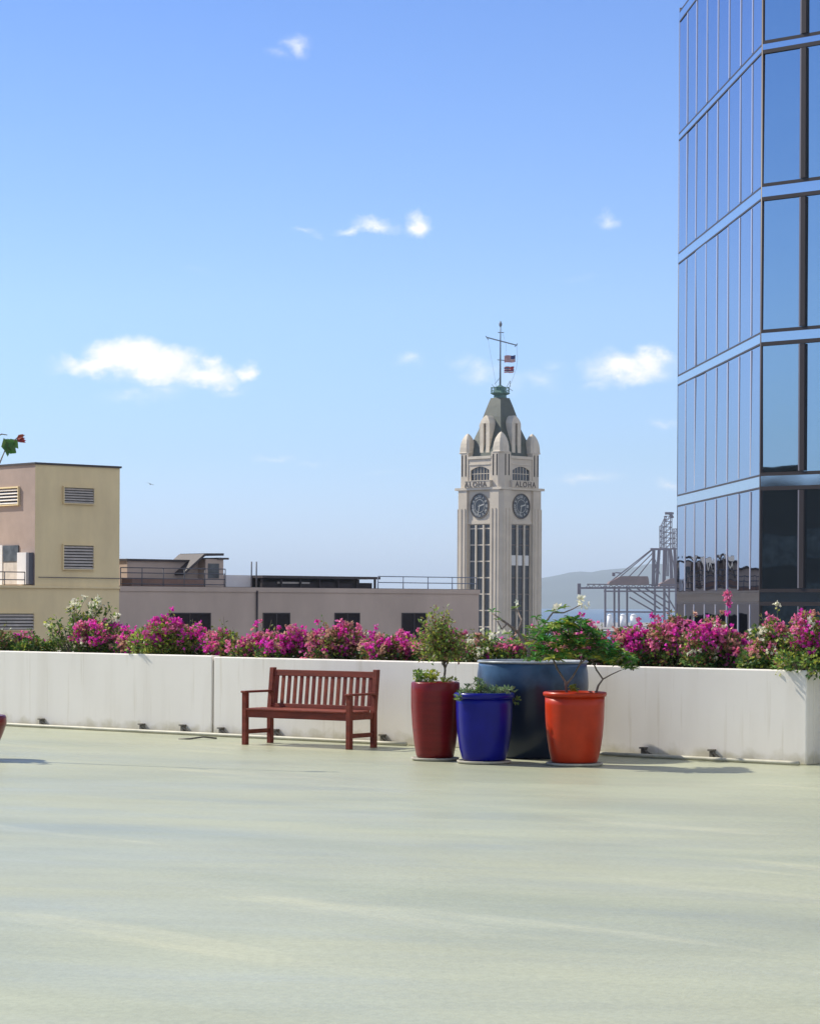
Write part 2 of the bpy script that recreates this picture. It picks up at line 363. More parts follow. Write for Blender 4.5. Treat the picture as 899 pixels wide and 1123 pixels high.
# small loose cable end crossing the conduit
m=MB(); a=G(196,811); m.tube([a,a+Vector((.15,-.06,.012)),a+Vector((.3,.02,.03)),a+Vector((.46,.1,.01))],.012,6)
tag(m.build('loose_cable',M['bracket']),'short dark loose cable end on the deck left of the joint','cable')

# ------------------------------------------------------------ bench
bl=G(298,814.6); br=G(412,820.2); fl=G(267,817.2); fr=G(380.6,822.4)
bang=math.atan2((br-bl).y+(fr-fl).y,(br-bl).x+(fr-fl).x)
cen=(bl+br+fl+fr)/4; BL=((br-bl).length+(fr-fl).length)/2+.06; BD=.54
print('bench',BL,(bl-fl).length,math.degrees(bang),math.degrees(wang),WA,WC)
t=thing('garden_bench','slatted reddish brown wooden bench with armrests against the white wall','bench',cen,bang)
hx=BL/2; hy=BD/2; ps=.062
for sx in (-1,1):
    x=sx*(hx-ps/2)
    m=MB(); m.cbox((x,-hy+ps/2,.31),(ps,ps,.62)); m.build('leg',M['bench'],t,bevel=.004)
    m=MB(); m.loft([[Vector((x+a*ps/2,hy-ps/2+b*ps/2+o,z)) for a,b in ((-1,-1),(1,-1),(1,1),(-1,1))] for z,o in ((0,0),(.42,0),(.89,.05),(.915,.052))]); m.build('leg',M['bench'],t,bevel=.005)
    m=MB(); m.cbox((x,-.01,.632),(.075,BD+.02,.026)); m.build('armrest',M['bench'],t,bevel=.008)
    m=MB(); m.cbox((x,0,.155),(.035,BD-2*ps,.05)); m.build('stretcher',M['bench'],t,bevel=.003)
    m=MB(); m.cbox((x,0,.375),(.04,BD-2*ps,.075)); m.build('side_rail',M['bench'],t,bevel=.003)
m=MB(); m.cbox((0,-hy+.03,.372),(BL-2*ps,.032,.085)); m.build('front_rail',M['bench'],t,bevel=.003)
m=MB(); m.cbox((0,hy-.03,.372),(BL-2*ps,.032,.085)); m.build('back_rail',M['bench'],t,bevel=.003)
for i in range(6):
    y=-hy+.032+i*.083
    m=MB(); m.cbox((0,y,.427),(BL-(0 if i else 2*ps)-.01 if i not in(0,5) else BL-2*ps-.01,.07,.02)); m.build('seat_slat',M['bench2'],t,bevel=.003)
M2=Matrix.Translation((0,hy-ps/2,.42))@Matrix.Rotation(-math.atan(.05/.47),4,'X')
m=MB(); m.cbox((0,0,.435),(BL-2*ps,.034,.075),0,M2); m.build('top_rail',M['bench'],t,bevel=.005)
m=MB(); m.cbox((0,0,.04),(BL-2*ps,.034,.05),0,M2); m.build('lower_rail',M['bench'],t,bevel=.004)
nb=16
SL=[M['bench2'],mat('faded_slats',(.27,.068,.040),.6,spec=.2,var=.4,vscale=9),mat('deep_slats',(.19,.034,.022),.55,spec=.25,var=.4,vscale=9)]
for i in range(nb):
    x=-hx+ps+(BL-2*ps)*(i+.5)/nb
    m=MB(); m.cbox((x,0,.232),(.048,.016,.336),0,M2); m.build('back_slat',SL[(i*7+i//3)%3],t,bevel=.002)

# ------------------------------------------------------------ pots
def pot(name,label,px,py,rb,prof,matl,saucer,rim=None,n=56):
    c=G(px,py); c.y+=rb*.8; c.x*=(c.y)/(c.y-rb*.8)
    t=thing(name,label,'plant pot',c)
    z0=.035 if saucer else .005
    m=MB(); pr=[(r,z+z0) for r,z in prof]
    H=pr[-1][1]; rt=pr[-1][0]
    inner=[(rt-.035,H-.002),(rt-.045,H-.09)]
    m.lathe(pr+inner,n=n); m.build('pot_body',matl,t)
    if rim: m=MB(); m.lathe([(r,z+z0) for r,z in rim],n=n); m.build('rim',matl if rim is not None and name!='barrel_pot' else M['bigrim'],t)
    m=MB(); m.lathe([(rt-.05,H-.10),(rt-.05,H-.075),(.01,H-.06)],n=24); m.build('soil',M['soil'],t)
    if saucer: m=MB(); m.lathe([(rb+.03,0),(rb+.055,.012),(rb+.06,.032),(rb+.045,.034),(rb+.03,.026)],n=n); m.build('saucer',M['saucer'],t)
    return t,c,H
red,cr,hr=pot('tall_pot','tall dark red glazed pot at the left of the group',477,835,.2,[(.195,0),(.205,.02),(.228,.15),(.250,.35),(.262,.55),(.264,.72),(.262,.80),(.252,.815)],M['redpot'],True)
blu,cb,hb=pot('rimmed_pot','cobalt blue glazed pot with thick rim, front of the group',530.6,838.5,.23,[(.225,0),(.235,.02),(.262,.12),(.285,.28),(.297,.45),(.300,.60),(.300,.655)],M['bluepot'],True,rim=[(.300,.655),(.318,.662),(.324,.685),(.320,.71),(.305,.718),(.27,.716),(.262,.60)])
ora,co,ho=pot('rimmed_pot','bright orange glazed pot with thick rim at the right of the group',629.8,841,.24,[(.235,0),(.246,.02),(.270,.12),(.295,.28),(.308,.45),(.313,.60),(.314,.69)],M['orangepot'],True,rim=[(.314,.69),(.330,.697),(.337,.718),(.332,.735),(.316,.742),(.28,.74),(.272,.62)])
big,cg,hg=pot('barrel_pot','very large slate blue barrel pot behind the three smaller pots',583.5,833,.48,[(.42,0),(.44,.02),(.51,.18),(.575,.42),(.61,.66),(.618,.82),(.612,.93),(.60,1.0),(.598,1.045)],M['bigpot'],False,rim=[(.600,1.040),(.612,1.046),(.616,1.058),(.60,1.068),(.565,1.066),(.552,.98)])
print('pots',cr,cb,co,cg)

# ------------------------------------------------------------ foliage tools
def rdir(up=0):
    v=Vector((R.gauss(0,1),R.gauss(0,1),R.gauss(0,1)+up)); return v.normalized()
def shell(c,r,lo=.55):
    d=rdir(); q=R.uniform(lo,1)**.7; return Vector((c[0]+d.x*r[0]*q,c[1]+d.y*r[1]*q,c[2]+d.z*r[2]*q)),d
def leaves(mb,c,r,n,L,W,m=0,up=.5,lo=.4):
    for _ in range(n):
        p,d=shell(c,r,lo); o=(d+rdir()*.8+Vector((0,0,up*.5))).normalized(); s=R.uniform(.65,1.25)
        mb.leaf(p,o,(rdir()+Vector((0,0,.9))).normalized(),L*s,W*s,m,R.uniform(0,.3))
def bracts(mb,c,rad,n,S,m=0):
    for _ in range(n):
        p=Vector(c)+rdir()*R.uniform(0,1)**.5*rad; a=rdir(.6)
        for k in range(3):
            o=(a+rdir()*.9).normalized(); s=S*R.uniform(.7,1.2); mb.leaf(p,o,rdir(.5),s,s*.85,m,.2)
LEAFM=['leaf_dark','leaf_mid','leaf_bright','leaf_olive','leaf_bronze']
FLM=['fl_mag','fl_pink','fl_fade','fl_white']
def bush(name,label,px,hw,ytop,lw,fw,dens=1.0,fl=1.0,back=.62,low=.4,seed=0,cat='bush',lift=0,leafs=1.0,parts=None):
    """px centre, half width in photo px, top row; lw/fw weights of leaf and flower kinds"""
    global R
    R=random.Random(1000+seed)
    p=wallpt(px,back); s=F/p.y; k,q=kz(px,ytop-1.5); ztop=CAMZ+q*p.y
    z0=PH-.10; H=ztop-z0; w=hw/s*1.22
    t=thing(name,label,cat,(p.x,p.y,z0),0)
    fo=MB(); fb=MB(); br=MB(); blobs=[]
    nb=max(7,int(13*w/.4*dens))
    for i in range(nb):
        a=R.uniform(-1,1); x=a*w*.92; edge=(1-abs(a)**2.5*.55)
        zt=H*edge*R.uniform(.55,1.0); y=R.uniform(-.30,.32)
        r=R.uniform(.11,.19); cz=max(r*.6,zt-r)
        blobs.append((Vector((x,y,cz)),r))
        if cz>.25: blobs.append((Vector((x*.9+R.uniform(-.05,.05),y,cz*.45)),r*1.1))
    tot=sum(lw)
    for c,r in blobs:
        for _ in range(int(190*leafs*(r/.15)**2)):
            m=R.choices(range(5),lw)[0]
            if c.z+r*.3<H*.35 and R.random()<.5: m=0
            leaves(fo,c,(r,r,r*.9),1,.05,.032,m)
        e=c+rdir(.5)*r*.5; b0=Vector((c.x*.55+R.uniform(-.06,.06),c.y*.4,-.02)); mid=b0.lerp(e,.5)+rdir()*.04
        br.tube([b0,mid,e],[.009,.006,.003],5)
    # sprays that break the outline
    for i in range(int(10*w/.4*dens)):
        c,r=R.choice(blobs); d=(Vector((R.gauss(0,.5),R.gauss(0,.35)-.1,1))).normalized(); L=R.choice((.1,.14,.2,.28)); a=c+d*r*.6; b=a+d*L
        br.tube([a,b],[.004,.002],4)
        for j in range(9):
            q2=a.lerp(b,R.random()); leaves(fo,q2,(.02,.02,.02),1,.045,.028,R.choices(range(5),lw)[0])
        if R.random()<.6*fl: bracts(fb,b,.035,R.randint(4,10),.036,R.choices(range(4),fw)[0])
    nf=int(len(blobs)*5.2*fl)
    for i in range(nf):
        c,r=R.choice(blobs)
        d=Vector((R.gauss(0,.7),R.gauss(0,.6)-.45,R.gauss(.55,.55))).normalized(); q2=c+d*r*.98
        if q2.z<H*low and R.random()<.75: continue
        bracts(fb,q2,R.uniform(.04,.10),R.randint(6,17),.042,R.choices(range(4),[fw[0],fw[1]+1,fw[2]+1,fw[3]])[0])
    fo.build('foliage',[M[x] for x in LEAFM],t); br.build('branches',M['bark'],t)
    if fl>0 and fb.v: fb.build('blossoms',[M[x] for x in FLM],t)
    return t
#                                                                       px  hw ytop   dark mid bright olive bronze  mag pink fade white
BL_=[('olive green bush with few rosy blossoms at the left edge',       5,32,687,(4,4,2,3,1),(1,3,2,.3),1,.3,1.15),
('low dark green bush left of the white flowering one',                45,20,693,(5,4,2,2,.5),(1,1,1,1),1,.12,1.1),
('magenta bush in front of the white flowering one',                  112,36,680,(5,3,2,2,1),(8,3,.6,.1),1,1.1,1),
('small magenta bush with dark green base, left of the yellow green one',150,20,692,(5,3,2,1,1),(6,3,.5,.1),1,.8,1),
('bright yellow green bush crowned with magenta sprays',              192,42,677,(2,4,9,2,.6),(8,2,.6,.2),1,.85,1),
('pink and rusty green bush above the wall joint',                    245,28,692,(3,3,4,3,2),(3,5,3,.3),1,.9,1),
('dusty pink bush above the left end of the bench',                   285,26,689,(3,3,3,3,2),(4,7,2,.3),1,1.2,1),
('dense vivid magenta bush above the middle of the bench',            330,32,686,(4,3,2,2,1),(10,3,.6,.1),1,1.7,1),
('rust and pink bush above the right end of the bench',               378,32,686,(3,3,2,4,3),(2,6,5,.4),1,1.1,1),
('pink bush between the bench and the red pot',                       428,28,690,(3,3,3,3,2),(5,5,3,.3),1,1.2,1),
('dark pink bush behind the thin shrub of the red pot',               480,28,690,(6,4,1,1,2),(2,5,2,.4),1,.6,.8),
('green bush with cream blossoms left of the large barrel pot',       532,32,690,(4,5,4,2,1),(1,3,1.5,6),1,.55,.95),
('dark leafy bush with pink tips behind the barrel pot',              590,34,693,(7,4,2,1,1),(2,6,2,1),1,.5,.95),
('rosy pink bush behind the leafy plumeria crown',                    640,28,684,(4,3,1,2,2),(2,8,3,.6),1,1.1,.85),
('vivid magenta bush just right of the plumeria',                     697,28,680,(5,3,1,2,2),(10,4,1,.1),1,1.5,1),
('rusty pink bush below the foot of the harbour cranes',              737,28,674,(3,3,1,4,4),(2,7,6,.2),1,1.2,1),
('pink bush with a tall magenta spike before the glass tower',        785,34,671,(4,3,2,3,2),(7,6,3,.6),1,1.3,1),
('fresh green bush with white blossoms before the dark glass',        850,30,676,(4,6,6,1,.4),(1,2,1,5),1,.5,1),
('pink bush rising highest at the right edge',                        893,28,664,(3,4,4,2,1),(7,5,1.5,.8),1,1.1,1),
('dark leaved pink bush on the planter beyond the right edge corner', 930,30,672,(4,4,3,2,1),(5,5,1.5,.5),1,1,1)]
for i,(lab,px,hw,yt,lw,fw,de,f_,lf) in enumerate(BL_):
    b=bush('bougainvillea_bush',lab,px,hw,yt,lw,fw,de,f_,seed=i,leafs=lf)
    b['group']='bushes along the planter'
    if i==16:   # the spike
        R=random.Random(5); fb=MB(); st=MB(); p=wallpt(797,.5); o=Vector((p.x,p.y,0))-b.location; o.z=0
        zt=P(797,652,p.y).z-b.location.z; st.tube([o+Vector((0,0,.25)),o+Vector((.02,0,zt-.1)),o+Vector((-.01,0,zt))],[.006,.004,.003],5)
        for z,r,n in ((zt,.045,22),(zt-.07,.05,16),(zt-.13,.03,5),(zt-.2,.03,6)): bracts(fb,o+Vector((R.uniform(-.03,.03),0,z)),r,n,.038,0 if R.random()<.6 else 1)
        fb.build('blossom_spike',[M['fl_mag'],M['fl_pink']],b); st.build('spike_stem',M['bark'],b)

# airy white flowering shrub (taller, loose)
R=random.Random(77)
p=wallpt(86,.6); t=thing('white_flowering_bush','tall airy bush with white blossoms above the left planter wall','bush',(p.x,p.y,PH-.1))
fo=MB(); fb=MB(); br=MB(); s=F/p.y
for i in range(30):
    tx=R.uniform(46,128); ty=R.uniform(656,690)+abs(tx-92)*.25
    if i<7: tx=78+R.uniform(-8,40); ty=657+R.uniform(0,8)
    e=P(tx,ty,p.y+R.uniform(-.12,.3))-t.location; b0=Vector((R.uniform(-.12,.12),R.uniform(-.1,.1),0)); mid=b0.lerp(e,.55)+Vector((R.gauss(0,.04),0,R.uniform(0,.07)))
    br.tube([b0,mid,e],[.011,.007,.003],5)
    for j in range(34):
        q=R.uniform(.35,1); c=(b0.lerp(mid,q*2) if q<.5 else mid.lerp(e,q*2-1)); leaves(fo,c,(.055,.055,.05),1,.06,.036,R.choices((0,1,2),(2,4,3))[0],lo=.1)
    if i<7 or R.random()<.45: bracts(fb,e,.05,R.randint(5,13),.042,0)
fo.build('foliage',[M['leaf_dark'],M['leaf_mid'],M['leaf_bright']],t); br.build('branches',M['bark'],t); fb.build('blossoms',M['fl_white'],t)

# dense plant hanging over the wall corner at the right
R=random.Random(12)
p=WC-wd*.1+bk*.12
t=thing('trailing_plant','green plant spilling over the wall top at the right corner','plant',(p.x,p.y,PH))
fo=MB(); br=MB(); iw=wd; 
for i in range(17):
    a=R.uniform(-.35,.5); o=wn*R.uniform(.0,.16)+Vector((0,0,R.uniform(-.03,.16)))
    c=iw*a+o; leaves(fo,c,(.10,.10,.07),34,.05,.032,R.choice((0,1,1,2)))
    br.tube([Vector((0,0,-.06))+iw*a*.5+bk*.1,c*.6+Vector((0,0,.06)),c],[.007,.005,.003],5)
fo.build('foliage',[M['leaf_dark'],M['leaf_mid'],M['leaf_bright']],t); br.build('branches',M['bark'],t)

# shrub in the red pot
R=random.Random(31)
t=thing('potted_shrub','thin upright shrub with fine reddish green leaves growing from the red pot','shrub',(cr.x,cr.y,hr-.07))
fo=MB(); br=MB(); Yc=cr.y
def L3(px,py,dy=0): return P(px,py,Yc+dy)-t.location
b0=Vector((.08,0,0)); n1=L3(488,735); n2=L3(486,715)
br.tube([b0,n1,n2],[.014,.012,.009],6)
for i in range(66):
    v=R.random()**.7; ty=664+v*62; hw=9+v*38 if v<.7 else 33
    tx=483+R.uniform(-1,1)*hw; e=L3(tx,ty,R.uniform(-.28,.28)); mid=n2.lerp(e,.5)+Vector((0,0,.03))
    br.tube([n1.lerp(n2,R.random()),mid,e],[.006,.004,.002],4)
    for j in range(52):
        q=R.uniform(.25,1); c=n2.lerp(mid,q*2) if q<.5 else mid.lerp(e,q*2-1); leaves(fo,c,(.05,.05,.045),1,.046,.022,R.choices((0,1,2,3),(4,4,2,1.6))[0],lo=.1)
for i in range(9):
    c=L3(R.uniform(455,476),R.uniform(738,747),R.uniform(-.12,.1)); leaves(fo,c,(.055,.05,.04),30,.045,.03,R.choice((0,1,1)),lo=.1); br.tube([Vector((c.x*.8,c.y*.5,-.01)),c],[.004,.002],4)
for i in range(4):
    c=L3(R.uniform(485,499),R.uniform(743,747),R.uniform(-.1,.1)); leaves(fo,c,(.04,.04,.02),14,.04,.025,1,lo=.1)
fo.build('foliage',[M['leaf_mid'],M['leaf_bright'],M['leaf_olive'],M['leaf_bronze']],t); br.build('branches',M['bark'],t)

# low plant in the cobalt pot
R=random.Random(41)
t=thing('potted_succulent','low spreading grey green plant filling the cobalt blue pot','plant',(cb.x,cb.y,hb-.08))
fo=MB(); br=MB()
for i in range(46):
    a=R.uniform(0,2*math.pi); rr=R.uniform(.05,.36); h=.05+R.uniform(.0,.16)*(1-rr)+(.06 if R.random()<.2 else 0)
    e=Vector((math.cos(a)*rr,math.sin(a)*rr*.75,h)); b0=Vector((e.x*.4,e.y*.4,0)); br.tube([b0,b0.lerp(e,.6)+Vector((0,0,.03)),e],[.006,.004,.003],4)
    leaves(fo,e,(.045,.045,.03),26,.045,.022,R.choice((0,0,1)),lo=.1)
fo.build('foliage',[M['leaf_grey'],M['leaf_mid']],t); br.build('branches',M['bark'],t)

# plumeria: rosettes of long leaves at thick branch tips
def rosette(fo,c,n,L,axis=Vector((0,0,1)),m=0,droop=.35):
    a0=R.uniform(0,6.28)
    for k in range(n):
        a=a0+k*2.4; el=R.uniform(-.25,.75); d=Vector((math.cos(a)*math.cos(el),math.sin(a)*math.cos(el),math.sin(el)))
        d=(d+axis*.25).normalized(); l=L*R.uniform(.7,1.15); w=l*.30; x=d.cross(Vector((0,0,1))).normalized(); n_=x.cross(d)
        q=[c+d*(l*s_)-Vector((0,0,droop*l*s_*s_)) for s_ in (0,.35,.7,1)]
        vs=[q[0],q[1]+x*w*.4+n_*.01,q[2]+x*w*.5+n_*.01,q[3],q[2]-x*w*.5+n_*.01,q[1]-x*w*.4+n_*.01,q[1],q[2]]
        fo.add(vs,[(0,1,6),(0,6,5),(1,2,7,6),(6,7,4,5),(2,3,7),(7,3,4)],m)
def pflower(mb,c,S=.05,n=5):
    for _ in range(n):
        o=c+rdir(.3)*.045; ax=rdir(.5); x=ax.orthogonal().normalized(); y=ax.cross(x)
        for k in range(5):
            a=k*2*math.pi/5; d=(x*math.cos(a)+y*math.sin(a)+ax*.35).normalized(); mb.leaf(o,d,ax,S,S*.6,0,.1)
R=random.Random(55)
t=thing('plumeria_shrub','half bare plumeria with crooked branches and white flowers in the barrel pot','shrub',(cg.x,cg.y,hg-.06))
Yc=cg.y; fo=MB(); br=MB(); wf=MB()
def L3(px,py,dy=0): return P(px,py,Yc+dy)-t.location
root=L3(579,729); a1=L3(580,712); a2=L3(568,694,-.1); a3=L3(556,684,-.15)
br.tube([Vector((root.x,0,-.02)),a1,a2],[.024,.02,.017],8); br.tube([a2,a3,L3(540,673,-.1)],[.016,.013,.01],7); br.tube([a2,L3(572,680),L3(566,668,.1)],[.015,.012,.009],7)
br.tube([a1,L3(592,692,.1),L3(600,680,.1),L3(606,672,.1)],[.017,.014,.011,.009],7); br.tube([L3(592,692,.1),L3(588,678,.2)],[.012,.009],7)
br.tube([Vector((root.x+.03,0,-.02)),L3(592,724,-.1),L3(606,714,-.2),L3(612,704,-.2)],[.02,.018,.014,.011],8)
br.tube([Vector((root.x+.05,0,-.02)),L3(588,722,.1),L3(585,716,.1)],[.014,.012,.009],7)
br.tube([a3,L3(550,690,-.2),L3(545,681,-.2)],[.011,.009,.007],6)
br.tube([L3(606,672,.1),L3(618,672,.15),L3(628,668,.1),L3(637,663,.1)],[.010,.009,.007,.005],6)
for px,py,dy,n,l in ((540,671,-.1,5,.09),(566,667,.1,6,.09),(588,677,.2,7,.11),(606,671,.1,7,.11),(545,680,-.2,4,.08),(618,667,.1,8,.10),(575,700,0,9,.13),(582,690,.1,10,.13),(596,684,0,10,.13),(604,692,.1,10,.14),(588,704,-.1,10,.12),(612,684,.1,9,.12),(560,706,-.1,8,.11),(575,700,0,5,.10),(558,696,0,6,.10),(548,704,.1,8,.11),(566,706,.1,8,.12),(594,700,.15,8,.12)):
    rosette(fo,L3(px,py,dy),n,l,m=R.choice((0,1)))
for px,py,n in ((637,659,9),(640,664,4),(612,667,4),(566,664,1),(556,697,3),(542,700,2),(548,694,2)): pflower(wf,L3(px,py,.05),.045,n)
fo.build('foliage',[M['leaf_plum'],M['leaf_mid']],t); br.build('branches',M['plum_bark'],t); wf.build('blossoms',M['fl_white'],t)

R=random.Random(58)
t=thing('plumeria_shrub','leafy dark green plumeria spreading rightward from the orange pot','shrub',(co.x,co.y,ho-.06))
Yc=co.y; fo=MB(); br=MB()
def L3(px,py,dy=0): return P(px,py,Yc+dy)-t.location
b0=L3(622,762); br.tube([b0-Vector((0,0,.03)),L3(620,748),L3(611,734),L3(606,722)],[.016,.014,.012,.01],7)
br.tube([L3(620,752),L3(628,742),L3(636,728),L3(640,716)],[.013,.011,.01,.008],7)
b1=L3(652,762); br.tube([b1-Vector((0,0,.03)),L3(656,752),L3(661,745),L3(654,735),L3(648,722)],[.014,.012,.011,.009,.007],7)
br.tube([L3(661,745),L3(670,740),L3(681,735)],[.009,.007,.005],6); br.tube([L3(636,728),L3(650,716),L3(664,710)],[.009,.008,.006],6)
for i in range(175):
    px=R.uniform(584,692); lo_=699+(max(0,px-640))*.50; lo2=724 if px<650 else 722+(px-650)*.28
    top=692-13*math.exp(-((px-628)/24)**2)+max(0,px-650)*.72
    py=R.uniform(top,max(top+4,lo2)); dy=R.uniform(-.36,.34)
    c=L3(px,py,dy); rosette(fo,c,R.randint(9,13),R.uniform(.09,.145),m=R.choices((0,1,2),(6,2,2))[0],droop=.35)
    if py<top+10: br.tube([c-Vector((R.gauss(0,.05),0,.07)),c],[.007,.005],5)
for i in range(5): rosette(fo,L3(R.uniform(625,631),R.uniform(752,758),-.05),6,.07,m=2)
fo.build('foliage',[M['leaf_plum'],M['leaf_dark'],M['leaf_bright']],t); br.build('branches',M['plum_bark'],t)

# plant standing outside the left edge: pot rim and high drooping twig reach into the picture
R=random.Random(60)
c=G(-29,833); 
t=thing('tall_pot','dark red pot whose rounded side just enters at the left edge','plant pot',c)
k7=(kz(6.5,791)[0]-kz(-29,791)[0])*c.y
m=MB(); m.lathe([(.2,0),(.24,.1),(k7*.9,.28),(k7*.965,.345),(k7,.37),(k7*1.005,.41),(k7,.45),(k7*.96,.475),(k7*.8,.47),(k7*.75,.4)],n=48); m.build('pot_body',M['redpot'],t)
m=MB(); m.lathe([(k7*.78,.40),(k7*.78,.42),(.01,.43)],n=24); m.build('soil',M['soil'],t)
t=thing('potted_tree','tall slender plant with a red flower at its twig tip, top of the left edge','plant',(c.x,c.y,.41))
Yc=c.y
def L3(px,py,dy=0): return P(px,py,Yc+dy)-t.location
br=MB(); fo=MB(); rf=MB()
br.tube([(0,0,0),L3(-34,700),L3(-26,600),L3(-14,535),L3(0,507),L3(5,495)],[.022,.02,.016,.012,.008,.006],7)
br.tube([L3(-14,535),L3(-12,500),L3(-6,480),L3(2,476),L3(8,477)],[.01,.009,.008,.007,.005],6)
br.tube([L3(-26,600),L3(-40,560),L3(-60,530)],[.012,.009,.006],6)
br.tube([L3(5,495),L3(10,489),L3(19,480)],[.009,.009,.006],6)
for px,py,dx,dz,l,w in ((4,480,.3,-1,.20,.07),(6,481,.7,-.9,.19,.07),(8,483,.05,-1,.18,.06),(11,481,.5,-.6,.14,.07),(9,492,.9,-.5,.10,.06),(12,486,.4,-.9,.11,.05),(5,488,.8,.3,.12,.07)):
    fo.leaf(L3(px,py,R.uniform(-.03,.03)),Vector((dx,R.uniform(-.3,.1),dz)),Vector((.2,-1,.2)),l,w*1.5,0,.12)
for k in range(16):
    a=R.uniform(-.7,.8); rf.leaf(L3(18,481),Vector((1,R.uniform(-.6,.4),a*.9)),Vector((0,-1,.2)),R.uniform(.07,.11),.045,0,.1)
for k in range(22): rosette(fo,L3(R.uniform(-62,-30),R.uniform(735,770),R.uniform(-.25,.25)),7,.13)
br.build('branches',M['bark'],t); fo.build('foliage',M['leaf_dark'],t); rf.build('blossoms',M['fl_red'],t)

# ------------------------------------------------------------ clock tower
TY=500.0; tc_=P(547.2,661.5,TY)
T=thing('clock_tower','tall cream stone clock tower with pyramid roof and mast by the harbour','tower',(tc_.x,TY,0),math.radians(45))
def tz(y): return CAMZ+(HY-y)*TY/F
Wd=12.6; h=Wd/2; pr=3.1; rc=.75; core=h-rc
zb=tz(538); ztop=tz(502.5)
m=MB(); m.box((-core,-core,GZ-.5),(core,core,ztop-.05)); m.build('shaft',M['stone'],T)
def rotm(i): return Matrix.Rotation(i*math.pi/2,4,'Z')
def piershape(sx,sy,c=.75,g=0):
    a=h-g; b=h-pr; pts=[(b,b),(a,b),(a,a-c),(a-c*.55,a-c*.45-.28),(a-c*.45-.28,a-c*.55),(a-c,a),(b,a)]
    pts=[(b,b),(a,b),(a,a-c),(a-c,a),(b,a)]
    pts=[(x*sx,y*sy) for x,y in pts]
    if sx*sy<0: pts=pts[::-1]
    return pts
for i,(sx,sy) in enumerate(((1,1),(-1,1),(-1,-1),(1,-1))):
    m=MB(); m.prism(piershape(sx,sy),GZ-.5,zb-.02)
    m.prism(piershape(sx,sy,.9,.28),zb+.5,tz(497))
    # fluted fillets up the pier faces and on the chamfer
    for off in (.55,1.55,2.5):
        a=h-pr+off; 
        for M_ in (0,1):
            cx,cy=(sx*a,sy*(h+.0)) if M_ else (sx*(h+.0),sy*a)
            if a<h-.8: m.cbox((cx,cy,(GZ+zb)/2-1.4),(.26,.26,zb-GZ-4.6))
    m.cbox((0,0,0),(.42,.7,zb-GZ-4.6),0,Matrix.Translation((sx*(h-.40),sy*(h-.40),(GZ+zb)/2-1.5))@Matrix.Rotation(math.pi/4*(1 if sx*sy>0 else -1),4,'Z'))
    pier=m.build('corner_pier',M['stone'],T)
    # domed cap
    cxx,cyy=sx*(h-.28-(pr-.28)/2),sy*(h-.28-(pr-.28)/2)
    m=MB(); rings=[]
    for z,f in ((tz(497.5),1.05),(tz(496.8),1.07),(tz(496.2),.98),(tz(491),.95),(tz(486.5),.86),(tz(482),.68),(tz(478.5),.44),(tz(476.3),.22),(tz(475.2),.03)):
        q=(pr-.28)/2*f; ch=q*.35; ring=[(q,-q+ch),(q,q-ch),(q-ch,q),(-q+ch,q),(-q,q-ch),(-q,-q+ch),(-q+ch,-q),(q-ch,-q)]
        rings.append([Vector((cxx+a,cyy+b,z)) for a,b in ring])
    m.loft(rings); m.build('pier_cap',M['stone2'],T)
    # slots near the pier heads
    m=MB()
    for M_ in (0,1):
        for off in (-.95,.05):
            a=(h-pr/2)+off; c=(sx*a,sy*(h-.27),tz(511)) if M_ else (sx*(h-.27),sy*a,tz(511)); d=(.28,.05,4.3) if M_ else (.05,.28,4.3); m.cbox(c,d)
    m.build('slot',M['dark'],pier)
